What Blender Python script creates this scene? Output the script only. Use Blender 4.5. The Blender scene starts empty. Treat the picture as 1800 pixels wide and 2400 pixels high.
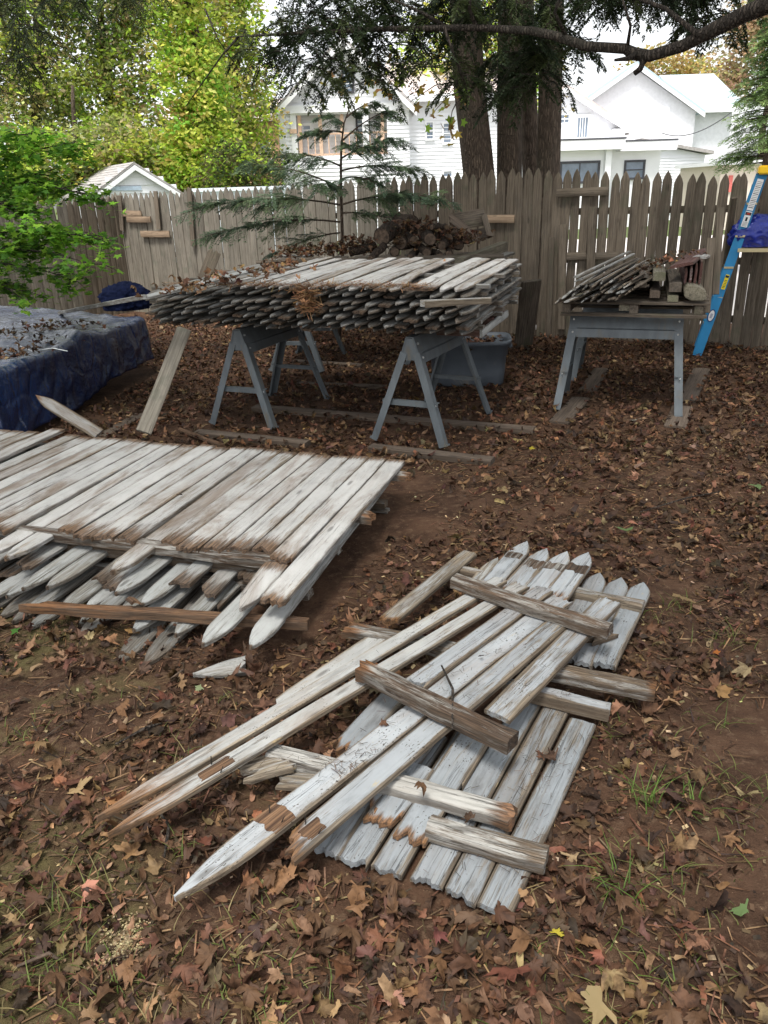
import bpy, bmesh, math, random
import numpy as np
from mathutils import Vector, Matrix, noise as mnoise

# ------------------------------------------------------------------ camera, sky, sun, exposure
scene = bpy.context.scene
CAM_H, PITCH, ROLL, FPX = 1.6, math.radians(22.5), math.radians(1.8), 1800.0
_F = Vector((0, math.cos(PITCH), -math.sin(PITCH)))
_U0 = Vector((0, math.sin(PITCH), math.cos(PITCH)))
_R = math.cos(ROLL) * Vector((1, 0, 0)) - math.sin(ROLL) * _U0
_U = math.sin(ROLL) * Vector((1, 0, 0)) + math.cos(ROLL) * _U0
_C = Vector((0, 0, CAM_H))
cam_data = bpy.data.cameras.new('camera')
cam_data.sensor_fit = 'HORIZONTAL'
cam_data.sensor_width = 36.0
cam_data.lens = 36.0
cam_data.clip_start = 0.05
cam_data.clip_end = 1000
cam = bpy.data.objects.new('camera', cam_data)
scene.collection.objects.link(cam)
cam.matrix_world = Matrix(((_R.x, _U.x, -_F.x, 0), (_R.y, _U.y, -_F.y, 0), (_R.z, _U.z, -_F.z, CAM_H), (0, 0, 0, 1)))
scene.camera = cam

SUN_EL, SUN_AZ = math.radians(66), math.radians(200)      # azimuth from +Y towards +X
world = bpy.data.worlds.new('World')
scene.world = world
world.use_nodes = True
wn, wl = world.node_tree.nodes, world.node_tree.links
wn.clear()
w_out = wn.new('ShaderNodeOutputWorld')
w_bg = wn.new('ShaderNodeBackground')
w_sky = wn.new('ShaderNodeTexSky')
w_hs = wn.new('ShaderNodeHueSaturation')
w_sky.sky_type = 'NISHITA'
w_sky.sun_disc = False
w_sky.sun_elevation = SUN_EL
w_sky.sun_rotation = SUN_AZ
w_sky.air_density = 1.0
w_sky.dust_density = 2.0
w_sky.ozone_density = 1.0
w_hs.inputs['Saturation'].default_value = 0.15
w_bg.inputs['Strength'].default_value = 0.15
wl.new(w_sky.outputs['Color'], w_hs.inputs['Color'])
wl.new(w_hs.outputs['Color'], w_bg.inputs['Color'])
wl.new(w_bg.outputs['Background'], w_out.inputs['Surface'])
sun_data = bpy.data.lights.new('sun', 'SUN')
sun_data.energy = 2.4
sun_data.angle = math.radians(15)
sun_data.color = (1.0, 0.96, 0.9)
sun = bpy.data.objects.new('sun', sun_data)
scene.collection.objects.link(sun)
_sd = Vector((math.sin(SUN_AZ) * math.cos(SUN_EL), math.cos(SUN_AZ) * math.cos(SUN_EL), math.sin(SUN_EL)))
sun.rotation_euler = _sd.to_track_quat('Z', 'Y').to_euler()
scene.view_settings.view_transform = 'Standard'
scene.view_settings.look = 'None'
scene.view_settings.gamma = 1.0
scene.view_settings.use_curve_mapping = False
scene.view_settings.exposure = 1.05

# ------------------------------------------------------------------ helpers
COL = scene.collection
def ray(px, py):
    return _F + (px - 900) / FPX * _R - (py - 1200) / FPX * _U
def G(px, py, z=0.0):
    """the point at height z that the photograph shows at pixel px, py"""
    d = ray(px, py)
    return _C + d * ((z - CAM_H) / d.z)
def D(px, py, Y):
    """the point at distance Y"""
    d = ray(px, py)
    return _C + d * (Y / d.y)
V = Vector

def tag(o, label=None, cat=None, group=None, kind=None):
    if label: o['label'] = label
    if cat: o['category'] = cat
    if group: o['group'] = group
    if kind: o['kind'] = kind
    return o
def empty(name, loc, label, cat, group=None):
    o = bpy.data.objects.new(name, None)
    o.empty_display_size = 0.1
    COL.objects.link(o)
    o.location = loc
    return tag(o, label, cat, group)
def place(o, M, parent=None):
    """link o with world matrix M, under parent (an unrotated, unscaled empty)"""
    COL.objects.link(o)
    if parent is not None:
        o.parent = parent
        L = V((0, 0, 0)); q = parent
        while q is not None:
            L = L + q.location; q = q.parent
        M = Matrix.Translation(-L) @ M
    o.matrix_basis = M
    return o
def obj(name, me, mat=None, parent=None, M=None):
    if mat is not None and not me.materials:
        me.materials.append(mat)
    o = bpy.data.objects.new(name, me)
    return place(o, M if M is not None else Matrix.Identity(4), parent)
def sub(name, me, mat, parent):
    """a sub-part given in the local space of its part (which may be rotated)"""
    if mat is not None and not me.materials:
        me.materials.append(mat)
    o = bpy.data.objects.new(name, me)
    COL.objects.link(o); o.parent = parent
    return o

class MB:
    """collects boxes, prisms and tubes into one mesh"""
    def __init__(self): self.v, self.f = [], []
    def quad(self, *p):
        n = len(self.v); self.v += [tuple(q) for q in p]; self.f.append(tuple(range(n, n + len(p))))
    def box(self, x0, x1, y0, y1, z0, z1):
        n = len(self.v)
        self.v += [(x0, y0, z0), (x1, y0, z0), (x1, y1, z0), (x0, y1, z0), (x0, y0, z1), (x1, y0, z1), (x1, y1, z1), (x0, y1, z1)]
        self.f += [tuple(n + i for i in q) for q in ((3, 2, 1, 0), (4, 5, 6, 7), (0, 1, 5, 4), (1, 2, 6, 5), (2, 3, 7, 6), (3, 0, 4, 7))]
        return self
    def prism(self, poly, axis, a0, a1):
        """poly in the plane across axis, extruded from a0 to a1"""
        def mk(u, w, a):
            return {'x': (a, u, w), 'y': (u, a, w), 'z': (u, w, a)}[axis]
        n, k = len(self.v), len(poly)
        self.v += [mk(u, w, a0) for u, w in poly] + [mk(u, w, a1) for u, w in poly]
        self.f.append(tuple(range(n + k - 1, n - 1, -1))); self.f.append(tuple(range(n + k, n + 2 * k)))
        for i in range(k):
            j = (i + 1) % k
            self.f.append((n + i, n + j, n + k + j, n + k + i))
        return self
    def bar(self, p0, p1, w, t, up=V((0, 0, 1))):
        p0, p1 = V(p0), V(p1)
        x = (p1 - p0).normalized()
        y = V(up).cross(x)
        y = y.normalized() if y.length > 1e-5 else V((0, 1, 0))
        z = x.cross(y)
        n = len(self.v)
        for p in (p0, p1):
            for a, b in ((-1, -1), (1, -1), (1, 1), (-1, 1)):
                self.v.append(tuple(p + y * (a * w / 2) + z * (b * t / 2)))
        self.f += [tuple(n + i for i in q) for q in ((3, 2, 1, 0), (4, 5, 6, 7), (0, 1, 5, 4), (1, 2, 6, 5), (2, 3, 7, 6), (3, 0, 4, 7))]
        return self
    def tube(self, path, rad, k=8, wob=0.0, rnd=None, cap=True):
        path = [V(p) for p in path]
        n0 = len(self.v)
        ref = V((0.3, 0.2, 0.93))
        for i, p in enumerate(path):
            d = (path[min(i + 1, len(path) - 1)] - path[max(i - 1, 0)]).normalized()
            a = d.cross(ref)
            if a.length < 0.05: a = d.cross(V((1, 0, 0)))
            a.normalize(); b = d.cross(a)
            for j in range(k):
                t = 2 * math.pi * j / k
                r = rad[i] * (1 + (rnd.uniform(-wob, wob) if rnd else 0))
                self.v.append(tuple(p + a * (r * math.cos(t)) + b * (r * math.sin(t))))
        for i in range(len(path) - 1):
            for j in range(k):
                j2 = (j + 1) % k
                self.f.append((n0 + i * k + j, n0 + i * k + j2, n0 + (i + 1) * k + j2, n0 + (i + 1) * k + j))
        if cap:
            self.f.append(tuple(n0 + j for j in range(k - 1, -1, -1)))
            m = n0 + (len(path) - 1) * k
            self.f.append(tuple(m + j for j in range(k)))
        return self
    def mesh(self, name='m', smooth=False):
        me = bpy.data.meshes.new(name)
        me.from_pydata(self.v, [], self.f)
        bm = bmesh.new(); bm.from_mesh(me)
        bmesh.ops.recalc_face_normals(bm, faces=bm.faces[:])
        bm.to_mesh(me); bm.free()
        if smooth: me.polygons.foreach_set('use_smooth', [True] * len(me.polygons))
        me.update()
        return me
    def bevelled(self, name, w, seg=2, smooth=True):
        me = self.mesh(name)
        bm = bmesh.new(); bm.from_mesh(me)
        bmesh.ops.bevel(bm, geom=bm.edges[:] + bm.verts[:], offset=w, segments=seg, affect='EDGES', clamp_overlap=True)
        bm.to_mesh(me); bm.free(); me.update()
        return me

def mesh_arrays(name, verts, faces, cols=None, smooth=False):
    """verts (N,3), faces (F,k) int, cols (N,3) linear colours stored as the attribute 'col'"""
    verts = np.asarray(verts, dtype=np.float32); faces = np.asarray(faces, dtype=np.int32)
    me = bpy.data.meshes.new(name)
    me.vertices.add(len(verts)); me.vertices.foreach_set('co', verts.ravel())
    F, k = faces.shape
    me.loops.add(F * k); me.loops.foreach_set('vertex_index', faces.ravel())
    me.polygons.add(F); me.polygons.foreach_set('loop_start', np.arange(0, F * k, k, dtype=np.int32))
    if smooth: me.polygons.foreach_set('use_smooth', np.ones(F, dtype=bool))
    if cols is not None:
        a = me.attributes.new('col', 'FLOAT_COLOR', 'POINT')
        c = np.ones((len(verts), 4), dtype=np.float32); c[:, :3] = cols
        a.data.foreach_set('color', c.ravel())
    me.update(calc_edges=True)
    return me

def rot_basis(rng, n, up_bias=0.0, tilt=None):
    """n random rotation matrices; tilt (rad, sigma) keeps the local z near world z"""
    if tilt is not None:
        az = rng.uniform(0, 2 * np.pi, n); ph = rng.uniform(0, 2 * np.pi, n); ti = np.abs(rng.normal(0, tilt, n))
        z = np.stack([np.sin(ti) * np.cos(ph), np.sin(ti) * np.sin(ph), np.cos(ti)], 1)
    else:
        z = rng.normal(size=(n, 3)); z[:, 2] += up_bias
        z /= np.linalg.norm(z, axis=1, keepdims=True)
        az = rng.uniform(0, 2 * np.pi, n)
    h = np.stack([np.cos(az), np.sin(az), np.zeros(n)], 1)
    x = h - z * np.sum(h * z, 1, keepdims=True)
    x /= np.linalg.norm(x, axis=1, keepdims=True) + 1e-9
    y = np.cross(z, x)
    return np.stack([x, y, z], 2)
def instance(tv, tf, pos, B, sc):
    """copies of template verts tv / faces tf at pos with bases B and scales sc, as one array pair"""
    tv = np.asarray(tv, dtype=np.float32); tf = np.asarray(tf, dtype=np.int32)
    n, m = len(pos), len(tv)
    sc = np.asarray(sc).reshape(n, 1, 1)
    v = np.einsum('nij,mj->nmi', B, tv) * sc + np.asarray(pos)[:, None, :]
    f = tf[None] + (np.arange(n) * m)[:, None, None]
    return v.reshape(-1, 3), f.reshape(-1, tf.shape[1])

# ------------------------------------------------------------------ materials
def newmat(name):
    m = bpy.data.materials.new(name); m.use_nodes = True
    nt = m.node_tree; nt.nodes.clear()
    out = nt.nodes.new('ShaderNodeOutputMaterial')
    b = nt.nodes.new('ShaderNodeBsdfPrincipled')
    nt.links.new(b.outputs[0], out.inputs[0])
    b.inputs['Specular IOR Level'].default_value = 0.3
    return m, nt, b, out
class NT:
    def __init__(self, nt): self.n, self.l = nt.nodes, nt.links
    def __call__(self, typ, **kw):
        nd = self.n.new('ShaderNode' + typ)
        for k, v in kw.items(): setattr(nd, k, v)
        return nd
    def link(self, a, b): self.l.new(a, b)
    def val(self, nd, name, v):
        if hasattr(v, 'is_linked'): self.link(v, nd.inputs[name])
        else: nd.inputs[name].default_value = v
    def math(self, op, a, b=None, clamp=False):
        nd = self('Math', operation=op); nd.use_clamp = clamp
        self.val(nd, 0, a)
        if b is not None: self.val(nd, 1, b)
        return nd.outputs[0]
    def mix(self, fac, a, b, mode='MIX'):
        nd = self('Mix', data_type='RGBA', blend_type=mode)
        self.val(nd, 0, fac)
        for i, c in ((6, a), (7, b)):
            if hasattr(c, 'is_linked'): self.link(c, nd.inputs[i])
            else: nd.inputs[i].default_value = (*c, 1)
        return nd.outputs[2]
    def ramp(self, x, a, b, lo=0.0, hi=1.0):
        nd = self('MapRange', interpolation_type='SMOOTHSTEP')
        self.val(nd, 0, x)
        for i, v in ((1, a), (2, b), (3, lo), (4, hi)): nd.inputs[i].default_value = v
        return nd.outputs[0]
    def noise(self, vec, scale, detail=4.0, rough=0.55, dist=0.0):
        nd = self('TexNoise')
        if vec is not None: self.link(vec, nd.inputs['Vector'])
        nd.inputs['Scale'].default_value = scale; nd.inputs['Detail'].default_value = detail
        nd.inputs['Roughness'].default_value = rough; nd.inputs['Distortion'].default_value = dist
        return nd.outputs[0]
    def mapping(self, vec, scale=(1, 1, 1), loc=(0, 0, 0)):
        nd = self('Mapping'); self.link(vec, nd.inputs[0])
        nd.inputs['Scale'].default_value = scale; nd.inputs['Location'].default_value = loc
        return nd.outputs[0]
    def bump(self, h, strength, dist, bsdf):
        nd = self('Bump'); nd.inputs['Strength'].default_value = strength; nd.inputs['Distance'].default_value = dist
        self.link(h, nd.inputs['Height']); self.link(nd.outputs[0], bsdf.inputs['Normal'])

def obj_coords(k):
    """object coordinates shifted by the object's random number, so that copies differ"""
    tc = k('TexCoord'); oi = k('ObjectInfo')
    sh = k('VectorMath', operation='MULTIPLY'); sh.inputs[1].default_value = (37.0, 53.0, 71.0)
    cx = k('CombineXYZ')
    for i in range(3): k.link(oi.outputs['Random'], cx.inputs[i])
    k.link(cx.outputs[0], sh.inputs[0])
    ad = k('VectorMath', operation='ADD')
    k.link(tc.outputs['Object'], ad.inputs[0]); k.link(sh.outputs[0], ad.inputs[1])
    return tc.outputs['Object'], ad.outputs[0], oi.outputs['Random']

def wood_mat(name, w_dark, w_light, paint=None, amount=0.0, rot=None, edge=0.0, speck=0.0, moss=None, grain=1.0, hue=0.10, stain=0.0, grime=0.35, scrape=None):
    """weathered board, grain along local x; paint left on it by 'amount'; attribute 'rot' marks decayed wood"""
    m, nt, b, out = newmat(name); k = NT(nt)
    raw, co, rnd = obj_coords(k)
    g1 = k.noise(k.mapping(co, (2.6, 105.0, 105.0)), 1.0, 5, 0.6, 0.35)
    g2 = k.noise(k.mapping(co, (8.0, 380.0, 380.0)), 1.0, 3, 0.6)
    big = k.noise(k.mapping(co, (1.8, 6.0, 6.0)), 1.0, 5, 0.6)
    gr = k.math('ADD', k.math('MULTIPLY', g1, 0.6), k.math('MULTIPLY', g2, 0.4))
    col = k.mix(k.ramp(gr, 0.34, 0.66), w_dark, w_light)
    col = k.mix(k.math('MULTIPLY', k.ramp(big, 0.45, 0.72), 0.45), col, tuple(c * 0.55 for c in w_dark))
    height = gr
    if paint:
        a1 = k.noise(k.mapping(co, (7.0, 58.0, 58.0)), 1.0, 8, 0.7, 0.5)
        a2 = k.noise(k.mapping(co, (1.5, 6.0, 6.0)), 1.0, 4, 0.55)
        s = k.math('ADD', k.math('ADD', k.math('MULTIPLY', a1, 0.5), k.math('MULTIPLY', a2, 0.3)), k.math('MULTIPLY', g2, 0.2))
        s = k.math('ADD', s, k.math('MULTIPLY', k.math('SUBTRACT', rnd, 0.5), hue))
        if edge:
            ea = k('Attribute', attribute_name='edg')
            e = k.ramp(ea.outputs['Fac'], 0.62, 1.0, 0.0, edge)
            s = k.math('SUBTRACT', s, e)
        pm = k.ramp(s, 0.57 - 0.26 * amount, 0.68 - 0.26 * amount)
        pv = k.mix(k.ramp(k.noise(co, 8.0, 5), 0.3, 0.7), tuple(c * 0.84 for c in paint), paint)
        pv = k.mix(k.math('MULTIPLY', k.ramp(g1, 0.5, 0.68), 0.4), pv, tuple(0.55 * p + 0.35 * q for p, q in zip(paint, w_light)))
        col = k.mix(k.math('MULTIPLY', pm, 0.92), col, pv)
        height = k.math('ADD', height, k.math('MULTIPLY', pm, 0.25))
    if stain:
        s1 = k.noise(k.mapping(co, (1.3, 4.5, 4.5)), 1.0, 7, 0.66, 0.8)
        col = k.mix(k.math('MULTIPLY', k.ramp(s1, 0.47, 0.70), stain), col, k.mix(gr, (0.10, 0.062, 0.035), (0.26, 0.165, 0.095)))
    if rot:
        at = k('Attribute', attribute_name='rot')
        rn = k.noise(k.mapping(co, (10.0, 70.0, 70.0)), 1.0, 7, 0.7)
        rm = k.math('ADD', at.outputs['Fac'], k.math('MULTIPLY', k.math('SUBTRACT', rn, 0.5), 1.5))
        rm = k.math('MULTIPLY', k.ramp(rm, 0.32, 0.86), 0.92)
        rc = k.mix(k.ramp(gr, 0.38, 0.62), tuple(c * 0.22 for c in rot), rot)
        col = k.mix(rm, col, rc)
    if moss:
        mm = k.ramp(k.noise(co, 5.0, 5, 0.6), 0.54, 0.68)
        col = k.mix(k.math('MULTIPLY', mm, 0.5), col, moss)
    if scrape:
        sc = k.noise(k.mapping(co, (7.0, 26.0, 26.0)), 1.0, 7, 0.7)
        col = k.mix(k.math('MULTIPLY', k.ramp(sc, 0.64, 0.72), 0.8), col, scrape)
    # grey mildew, cracks along the grain, knots, fly specks
    gm = k.noise(k.mapping(co, (5.0, 14.0, 14.0)), 1.0, 7, 0.68)
    col = k.mix(k.math('MULTIPLY', k.ramp(gm, 0.5, 0.74), grime), col, (0.09, 0.085, 0.078))
    ed = k('Attribute', attribute_name='edg')
    en = k.noise(k.mapping(co, (6.0, 40.0, 40.0)), 1.0, 6, 0.65)
    em = k.ramp(k.math('ADD', ed.outputs['Fac'], k.math('MULTIPLY', k.math('SUBTRACT', en, 0.5), 0.9)), 0.82, 1.08)
    col = k.mix(k.math('MULTIPLY', em, 0.6), col, (0.085, 0.062, 0.043))
    cr = k.noise(k.mapping(co, (0.9, 46.0, 46.0)), 1.0, 4, 0.55, 0.3)
    crack = k.ramp(k.math('ABSOLUTE', k.math('SUBTRACT', cr, 0.5)), 0.0, 0.013, 1.0, 0.0)
    crack = k.math('MULTIPLY', crack, k.ramp(k.noise(k.mapping(co, (2.0, 12.0, 12.0)), 1.0, 2), 0.45, 0.6))
    col = k.mix(k.math('MULTIPLY', crack, 0.7), col, (0.025, 0.02, 0.016))
    vo = k('TexVoronoi'); k.link(k.mapping(co, (3.3, 11.0, 11.0)), vo.inputs['Vector']); vo.inputs['Scale'].default_value = 1.0
    kn = k.ramp(vo.outputs['Distance'], 0.06, 0.15, 1.0, 0.0)
    col = k.mix(k.math('MULTIPLY', kn, 0.55), col, (0.05, 0.042, 0.035))
    if speck:
        sp = k.noise(k.mapping(co, (110.0, 190.0, 190.0)), 1.0, 2, 0.5)
        sb = k.noise(co, 7.0, 3, 0.6)
        st = k.ramp(k.math('ADD', sp, k.math('MULTIPLY', k.math('SUBTRACT', sb, 0.5), 0.55)), 0.69, 0.75)
        col = k.mix(k.math('MULTIPLY', st, speck), col, (0.045, 0.035, 0.025))
    vr = k('HueSaturation'); k.link(col, vr.inputs['Color'])
    k.link(k.math('ADD', 0.72, k.math('MULTIPLY', rnd, 0.20)), vr.inputs['Value'])
    k.link(vr.outputs[0], b.inputs['Base Color'])
    b.inputs['Roughness'].default_value = 0.85
    height = k.math('SUBTRACT', height, k.math('MULTIPLY', crack, 0.6))
    k.bump(height, 0.7 * grain, 0.004, b)
    return m

def plain_mat(name, col, rough=0.6, metal=0.0, var=0.15, scale=8.0, bump=0.0, dirt=None, dirt_amt=0.5, spec=0.3, stretch=(1, 1, 1)):
    m, nt, b, out = newmat(name); k = NT(nt)
    raw, co, rnd = obj_coords(k)
    mp = k.mapping(co, stretch)
    n = k.noise(mp, scale, 6, 0.6)
    c = k.mix(k.ramp(n, 0.3, 0.7), tuple(x * (1 - var) for x in col), tuple(min(1, x * (1 + var)) for x in col))
    if dirt:
        n2 = k.noise(mp, scale * 0.6, 7, 0.68, 0.5)
        c = k.mix(k.ramp(n2, 0.62 - 0.25 * dirt_amt, 0.75 - 0.2 * dirt_amt), c, dirt)
    k.link(c, b.inputs['Base Color'])
    b.inputs['Roughness'].default_value = rough; b.inputs['Metallic'].default_value = metal
    b.inputs['Specular IOR Level'].default_value = spec
    if bump: k.bump(n, bump, 0.01, b)
    return m

def leaf_mat(name, trans=0.45, rough=0.6, rand=0.0, blotch=None, vein=False):
    """leaf faces coloured by the attribute 'col', some light passing through"""
    m, nt, b, out = newmat(name); k = NT(nt)
    at = k('Attribute', attribute_name='col')
    c = at.outputs['Color']
    if blotch:
        tc = k('TexCoord')
        n = k.noise(tc.outputs['Object'], blotch, 4, 0.6)
        c = k.mix(k.ramp(n, 0.42, 0.68), c, k.mix(1.0, c, (0.35, 0.32, 0.3), 'MULTIPLY'))
    k.link(c, b.inputs['Base Color'])
    b.inputs['Roughness'].default_value = rough
    b.inputs['Specular IOR Level'].default_value = 0.25
    if trans:
        tr = k('BsdfTranslucent'); k.link(c, tr.inputs['Color'])
        ms = k('MixShader'); ms.inputs[0].default_value = trans
        k.link(b.outputs[0], ms.inputs[1]); k.link(tr.outputs[0], ms.inputs[2]); k.link(ms.outputs[0], out.inputs[0])
    return m

def bark_mat(name, dark, light, scale=1.0):
    m, nt, b, out = newmat(name); k = NT(nt)
    tc = k('TexCoord')
    wob = k.noise(tc.outputs['Object'], 6.0 * scale, 3)
    ad = k('VectorMath', operation='ADD'); k.link(tc.outputs['Object'], ad.inputs[0]); cx = k('CombineXYZ')
    for i in range(3): k.link(k.math('MULTIPLY', wob, 0.06), cx.inputs[i])
    k.link(cx.outputs[0], ad.inputs[1])
    vo = k('TexVoronoi', feature='DISTANCE_TO_EDGE'); k.link(k.mapping(ad.outputs[0], (48 * scale, 48 * scale, 6.0 * scale)), vo.inputs['Vector']); vo.inputs['Scale'].default_value = 1.0
    crack = k.ramp(vo.outputs['Distance'], 0.02, 0.28)
    n = k.noise(k.mapping(tc.outputs['Object'], (40 * scale, 40 * scale, 9 * scale)), 1.0, 7, 0.7)
    n2 = k.noise(tc.outputs['Object'], 2.2, 5)
    h = k.math('ADD', k.math('MULTIPLY', crack, 0.45), k.math('MULTIPLY', n, 0.75))
    c = k.mix(k.ramp(h, 0.25, 0.95), dark, light)
    c = k.mix(k.math('MULTIPLY', k.ramp(n2, 0.5, 0.75), 0.35), c, (0.10, 0.10, 0.075))
    k.link(c, b.inputs['Base Color']); b.inputs['Roughness'].default_value = 0.9
    k.bump(h, 1.0, 0.035, b)
    return m

M = {}
ROT = (0.30, 0.145, 0.055)
M['fg'] = wood_mat('painted_board_blue_grey', (0.10, 0.078, 0.058), (0.36, 0.29, 0.21), paint=(0.42, 0.45, 0.475), amount=0.80, rot=ROT, edge=0.15, speck=0.9, grime=0.5, stain=0.38, scrape=(0.50, 0.40, 0.22))
M['fgw'] = wood_mat('bare_weathered_board', (0.11, 0.085, 0.062), (0.40, 0.335, 0.25), paint=(0.43, 0.435, 0.425), amount=0.55, rot=ROT, edge=0.16, speck=0.7, grime=0.4, stain=0.5, scrape=(0.50, 0.38, 0.20))
M['floor'] = wood_mat('white_weathered_board', (0.19, 0.145, 0.10), (0.46, 0.40, 0.32), paint=(0.57, 0.565, 0.55), amount=0.80, rot=(0.22, 0.125, 0.065), edge=0.06, speck=0.35, stain=0.75, grime=0.2)
M['stack'] = wood_mat('grey_weathered_board', (0.14, 0.13, 0.11), (0.37, 0.355, 0.315), paint=(0.44, 0.45, 0.44), amount=0.60, rot=(0.16, 0.10, 0.06), edge=0.03, speck=0.3, stain=0.3, grime=0.35)
M['fgc'] = wood_mat('painted_board_grey', (0.09, 0.072, 0.055), (0.30, 0.25, 0.19), paint=(0.33, 0.36, 0.385), amount=0.84, rot=ROT, edge=0.14, speck=0.9, grime=0.55, stain=0.25, scrape=(0.45, 0.36, 0.20))
M['stackd'] = wood_mat('dark_grey_weathered_board', (0.085, 0.075, 0.062), (0.235, 0.215, 0.185), paint=(0.29, 0.295, 0.285), amount=0.50, rot=(0.14, 0.085, 0.05), edge=0.05, speck=0.3, stain=0.45, grime=0.5)
M['rail'] = wood_mat('rotten_rail', (0.050, 0.034, 0.023), (0.23, 0.17, 0.115), paint=(0.44, 0.43, 0.40), amount=0.42, rot=(0.26, 0.12, 0.048), speck=0.3, hue=0.12, grain=1.6)
M['railo'] = wood_mat('rotten_orange_rail', (0.050, 0.026, 0.016), (0.26, 0.15, 0.082), rot=(0.24, 0.115, 0.05), grain=2.0)
M['raild'] = wood_mat('rotten_dark_rail', (0.030, 0.020, 0.014), (0.15, 0.095, 0.06), paint=(0.40, 0.385, 0.35), amount=0.36, rot=(0.30, 0.13, 0.045), grain=2.0)
M['fence'] = wood_mat('grey_brown_picket', (0.112, 0.088, 0.064), (0.25, 0.205, 0.155), moss=(0.12, 0.122, 0.08), grain=1.0)
M['fence2'] = wood_mat('pale_grey_picket', (0.165, 0.145, 0.115), (0.33, 0.295, 0.24), moss=(0.15, 0.155, 0.115), grain=1.0)
M['lumber'] = wood_mat('old_lumber', (0.07, 0.055, 0.042), (0.22, 0.18, 0.14), moss=(0.10, 0.11, 0.06))
M['tan'] = wood_mat('tan_repair_board', (0.24, 0.165, 0.105), (0.46, 0.34, 0.235))
M['post'] = wood_mat('treated_post', (0.12, 0.105, 0.075), (0.30, 0.27, 0.20), moss=(0.17, 0.18, 0.10))
M['red'] = wood_mat('old_red_board', (0.07, 0.03, 0.025), (0.20, 0.10, 0.085), paint=(0.50, 0.42, 0.40), amount=0.2)
M['gboard'] = wood_mat('muddy_ground_board', (0.075, 0.055, 0.042), (0.19, 0.145, 0.11))
M['steel'] = plain_mat('grey_painted_steel', (0.107, 0.122, 0.132), 0.5, 0.25, 0.18, 14, dirt=(0.13, 0.12, 0.10), dirt_amt=0.3, spec=0.5, stretch=(1, 1, 0.3))
M['bolt'] = plain_mat('bolt', (0.6, 0.6, 0.6), 0.35, 0.9)
M['bin'] = plain_mat('grey_blue_plastic', (0.085, 0.098, 0.115), 0.5, 0, 0.12, 6, dirt=(0.20, 0.18, 0.15), dirt_amt=0.3)
M['bark'] = bark_mat('bark', (0.060, 0.043, 0.032), (0.150, 0.110, 0.080))
M['barkd'] = bark_mat('dark_bark', (0.025, 0.02, 0.016), (0.10, 0.08, 0.065))
M['log'] = bark_mat('log_bark', (0.022, 0.016, 0.012), (0.11, 0.075, 0.052), 1.6)
M['cut'] = plain_mat('cut_wood', (0.10, 0.07, 0.05), 0.9, var=0.5, scale=30)
M['leaf'] = leaf_mat('green_leaf', 0.55)
M['needle'] = leaf_mat('needle', 0.28)
M['dead'] = leaf_mat('dead_leaf', 0.12, 0.65, blotch=28.0)
M['dead1'] = leaf_mat('single_dead_leaf', 0.12, 0.65, blotch=4.0)
M['grass'] = leaf_mat('grass_blade', 0.35)

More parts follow.
